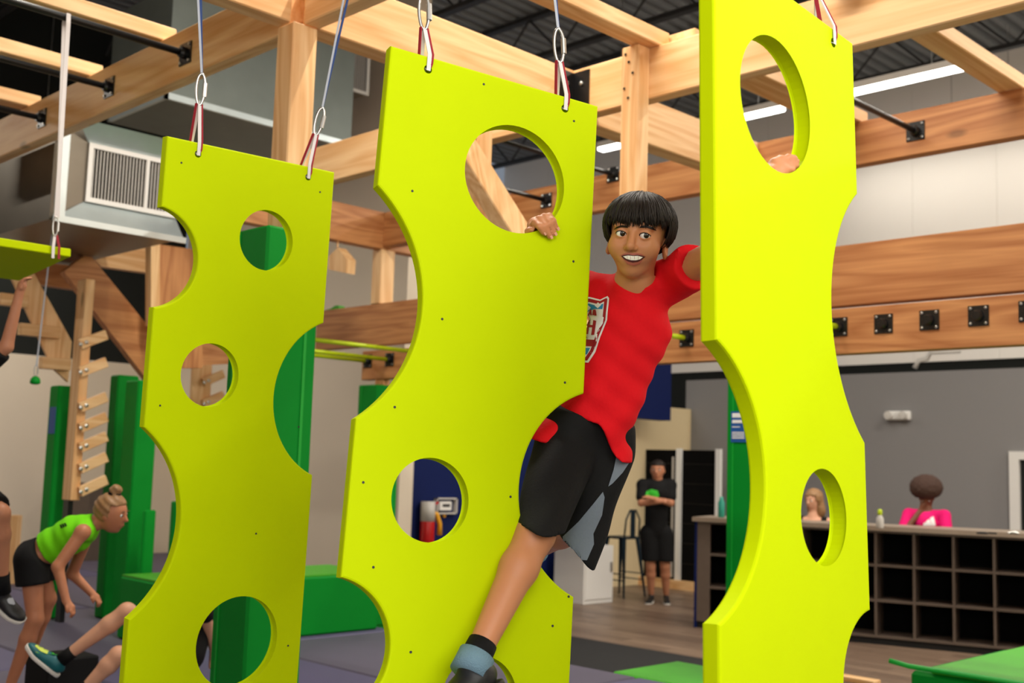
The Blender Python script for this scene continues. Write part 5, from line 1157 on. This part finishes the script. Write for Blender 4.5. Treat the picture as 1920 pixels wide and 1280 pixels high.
garment(man, 'shirt', lambda p: smax(smin(smin(chain(p, [J['chest']-np.array([0, 0, -.08]), J['chest'], J['waist'], J['pel']], [.07, .150, .135, .135], .03), rc(p, J['shr'], J['shl'], .075, .075), .04), smin(rc(p, J['shr'], J['shr']*.35+J['elr']*.65, .074, .072), rc(p, J['shl'], J['shl']*.35+J['ell']*.65, .074, .072), .01), .03), -plane(p, J['pel']-np.array([0, 0, .03]), [0, 0, 1]), .006), [J['neck'], J['pel'], J['shr'], J['shl'], J['elr'], J['ell']], .013, 'cloth_black', 'black t-shirt with a green emblem')
garment(man, 'shorts', lambda p: smax(smin(smin(rc(p, J['hipr'], J['knr'], .125, .105), rc(p, J['hipl'], J['knl'], .125, .105), .01), rc(p, J['pel'], J['waist'], .13, .12), .03), -plane(p, J['knr']+np.array([0, 0, .07]), [0, 0, 1]), .006), [J['waist'], J['knr'], J['knl']], .014, 'cloth_black')
garment(man, 'hair', lambda p: smax(smax(ell(p, J['head']+J['up']*.03-J['face']*.015, f32([.098, .10, .112]), np.stack([np.cross(J['up'], J['face']), J['up'], J['face']], 1)), -np.maximum(plane(p, J['head']+J['up']*.06, J['up']), -plane(p, J['head']+J['face']*.0, J['face'])), .01), -plane(p, J['head']-J['up']*.03, J['up']), .01), [J['head']], .012, 'hair_black')
bm_ = bvh_of([o for o in man.children if o.name.startswith('shirt')][0])
decal(man, bm_, [(1209, 930), (1212, 921), (1222, 917), (1233, 920), (1236, 929), (1230, 937), (1215, 937)], 'print_green', 'emblem', .006, 5)
for an, px in (('anr', 1206), ('anl', 1246)): shoe(man, J[an]+np.array([0, 0, -.03]), W(px+6, 1126, D-.3), [0, 0, 1], ['shoe'], ['shoe_black', 'sole_white'], .29)
# --- two people sitting behind the counter
def seated(px, py, off, r, face, hairfn, hairmat, shirtmat, skinmat, label, arms, tank):
    v = P(px, py, D=12.0); u = (v-A0).dot(cu); c = A0+cu*u-cn*off                      # position behind the counter
    d_ = (c-CAM).dot(FW); H = W(px, py, d_); H = H+np.array(-cn)*0; up = np.array([0, 0, 1.])
    N_ = H-up*(.17 if tank else .125); sd = unit(np.array(cu)); J = dict(head=H, neck=N_, chest=N_-up*.14, waist=N_-up*.36, pel=N_-up*.52, shr=N_-up*.06-sd*.18, shl=N_-up*.06+sd*.18)
    fn_ = np.array(cn)
    J['elr'] = J['shr']-up*.22+fn_*.14-sd*.05; J['ell'] = J['shl']-up*.24+fn_*.12+sd*.04; J['wrr'] = J['elr']+fn_*.2+sd*.05+up*.02; J['wrl'] = J['ell']+fn_*.18-sd*.08+up*.02
    if arms == 'chin': J['elr'] = J['shr']-up*.24+fn_*.16-sd*.06; J['wrr'] = H-up*.135*1.0+fn_*.05-sd*.05; J['handr'] = unit(up*.9+sd*.3)
    J['hipr'] = J['pel']-sd*.09; J['hipl'] = J['pel']+sd*.09; J['knr'] = J['hipr']+fn_*.3-up*.02; J['knl'] = J['hipl']+fn_*.3-up*.02; J['anr'] = J['knr']-up*.42; J['anl'] = J['knl']-up*.42
    J['face'] = unit(face); J['up'] = unit(up-J['face']*J['face'][2])
    t = thing('person', label, 'person', Vector((J['pel'][0], J['pel'][1], 0)))
    figure(t, J, 1.0, .012, skinmat, r); eyes(t, J, r)
    sl = .3 if tank else .8
    base = lambda p: smin(smin(chain(p, [J['chest']+up*.05, J['chest'], J['waist'], J['pel']], [.08, .125, .118, .125], .03), rc(p, J['shr']*(1-.12*tank)+J['shl']*.12*tank, J['shl']*(1-.12*tank)+J['shr']*.12*tank, .058, .058), .03), np.full(p.shape[:-1], 9., np.float32) if tank else smin(rc(p, J['shr'], J['shr']*.4+J['elr']*.6, .064, .062), rc(p, J['shl'], J['shl']*.4+J['ell']*.6, .064, .062), .01), .02)
    g = garment(t, 'shirt', (lambda p: smax(base(p), -rc(p, J['neck']+fn_*.05-up*.02, H, .10, .09), .004)) if tank else base, [J['neck'], J['pel'], J['shr'], J['shl'], J['elr'], J['ell']], .012, shirtmat)
    garment(t, 'trousers', lambda p: smin(smin(rc(p, J['hipr'], J['knr'], .09, .075), rc(p, J['hipl'], J['knl'], .09, .075), .02), smin(rc(p, J['knr'], J['anr'], .075, .055), rc(p, J['knl'], J['anl'], .075, .055), .01), .01), [J['hipr'], J['hipl'], J['anr'], J['anl']], .014, 'cloth_black')
    garment(t, 'hair', lambda p: hairfn(p, J, r), [H], .011, hairmat, pad_=.3)
    zs = float(J['pel'][2])-.135
    st = thing('stool', 'black stool under '+label, 'stool', Vector((J['pel'][0], J['pel'][1], 0)))
    part(st, 'seat', lathe([(.15, zs-.03), (.17, zs-.02), (.17, zs), (.14, zs+.01)], (J['pel'][0], J['pel'][1], 0), 20), 'black_metal', smooth=True); part(st, 'column', lathe([(.2, 0), (.2, .02), (.03, .04), (.025, zs-.03)], (J['pel'][0], J['pel'][1], 0), 16), 'black_metal', smooth=True)
    return t, J, g
def hair_long(p, J, r):
    H = J['head']; u_, f_ = J['up'], J['face']; s_ = np.cross(u_, f_); R_ = np.stack([s_, u_, f_], 1)
    d = smin(ell(p, H+u_*.03-f_*.025, f32([.10, .105, .108]), R_), ell(p, H-u_*.10-f_*.05, f32([.115, .13, .07]), R_), .04)
    d = smax(d, -np.maximum(plane(p, H+u_*.055, u_), np.maximum(-plane(p, H+f_*.01, f_), np.abs((p-f32(H))@f32(s_))-.066)), .012)
    return d+.004*np.sin(70*plane(p, H, s_)+20*np.sin(20*plane(p, H, u_)))
def hair_round(p, J, r):
    H = J['head']; u_, f_ = J['up'], J['face']; s_ = np.cross(u_, f_); R_ = np.stack([s_, u_, f_], 1)
    d = ell(p, H+u_*.085-f_*.06, f32([.17, .135, .15]), R_); d = smax(d, -np.maximum(plane(p, H+u_*.03, u_), -plane(p, H-f_*.02, f_)), .015)
    q = p*np.float32(1); return d+.006*np.sin(90*q[..., 0])*np.sin(90*q[..., 1])*np.sin(90*q[..., 2])
tB, JB, gB = seated(1524, 938, 1.15, .105, -FWn*.6-RTn*.75-UPn*.05, hair_long, 'hair_blond', 'cloth_black', 'skin_pale', 'woman with long blond hair and black tank top behind the counter', 'rest', 1)
tP, JP, gP = seated(1737, 932, 1.15, .105, -FWn*.75-RTn*.35-UPn*.55, hair_round, 'hair_afro', 'shirt_pink', 'skin_dark', 'person with curly hair and pink t-shirt resting chin on hand', 'chin', 0)
bp_ = bvh_of(gP)
for i, (x0, h_) in enumerate(((1731, 7), (1738, 12), (1746, 17))): decal(tP, bp_, [(x0, 985), (x0+8, 985), (x0+8-h_*.25, 985-h_), (x0-h_*.25+2, 985-h_+3)], 'print_white', 'shirt_print', .006, 5)
for i in range(6): decal(tP, bp_, [(1727+i*6, 988), (1731+i*6, 988), (1731+i*6, 994), (1727+i*6, 994)], 'print_white', 'shirt_print', .006, 5)
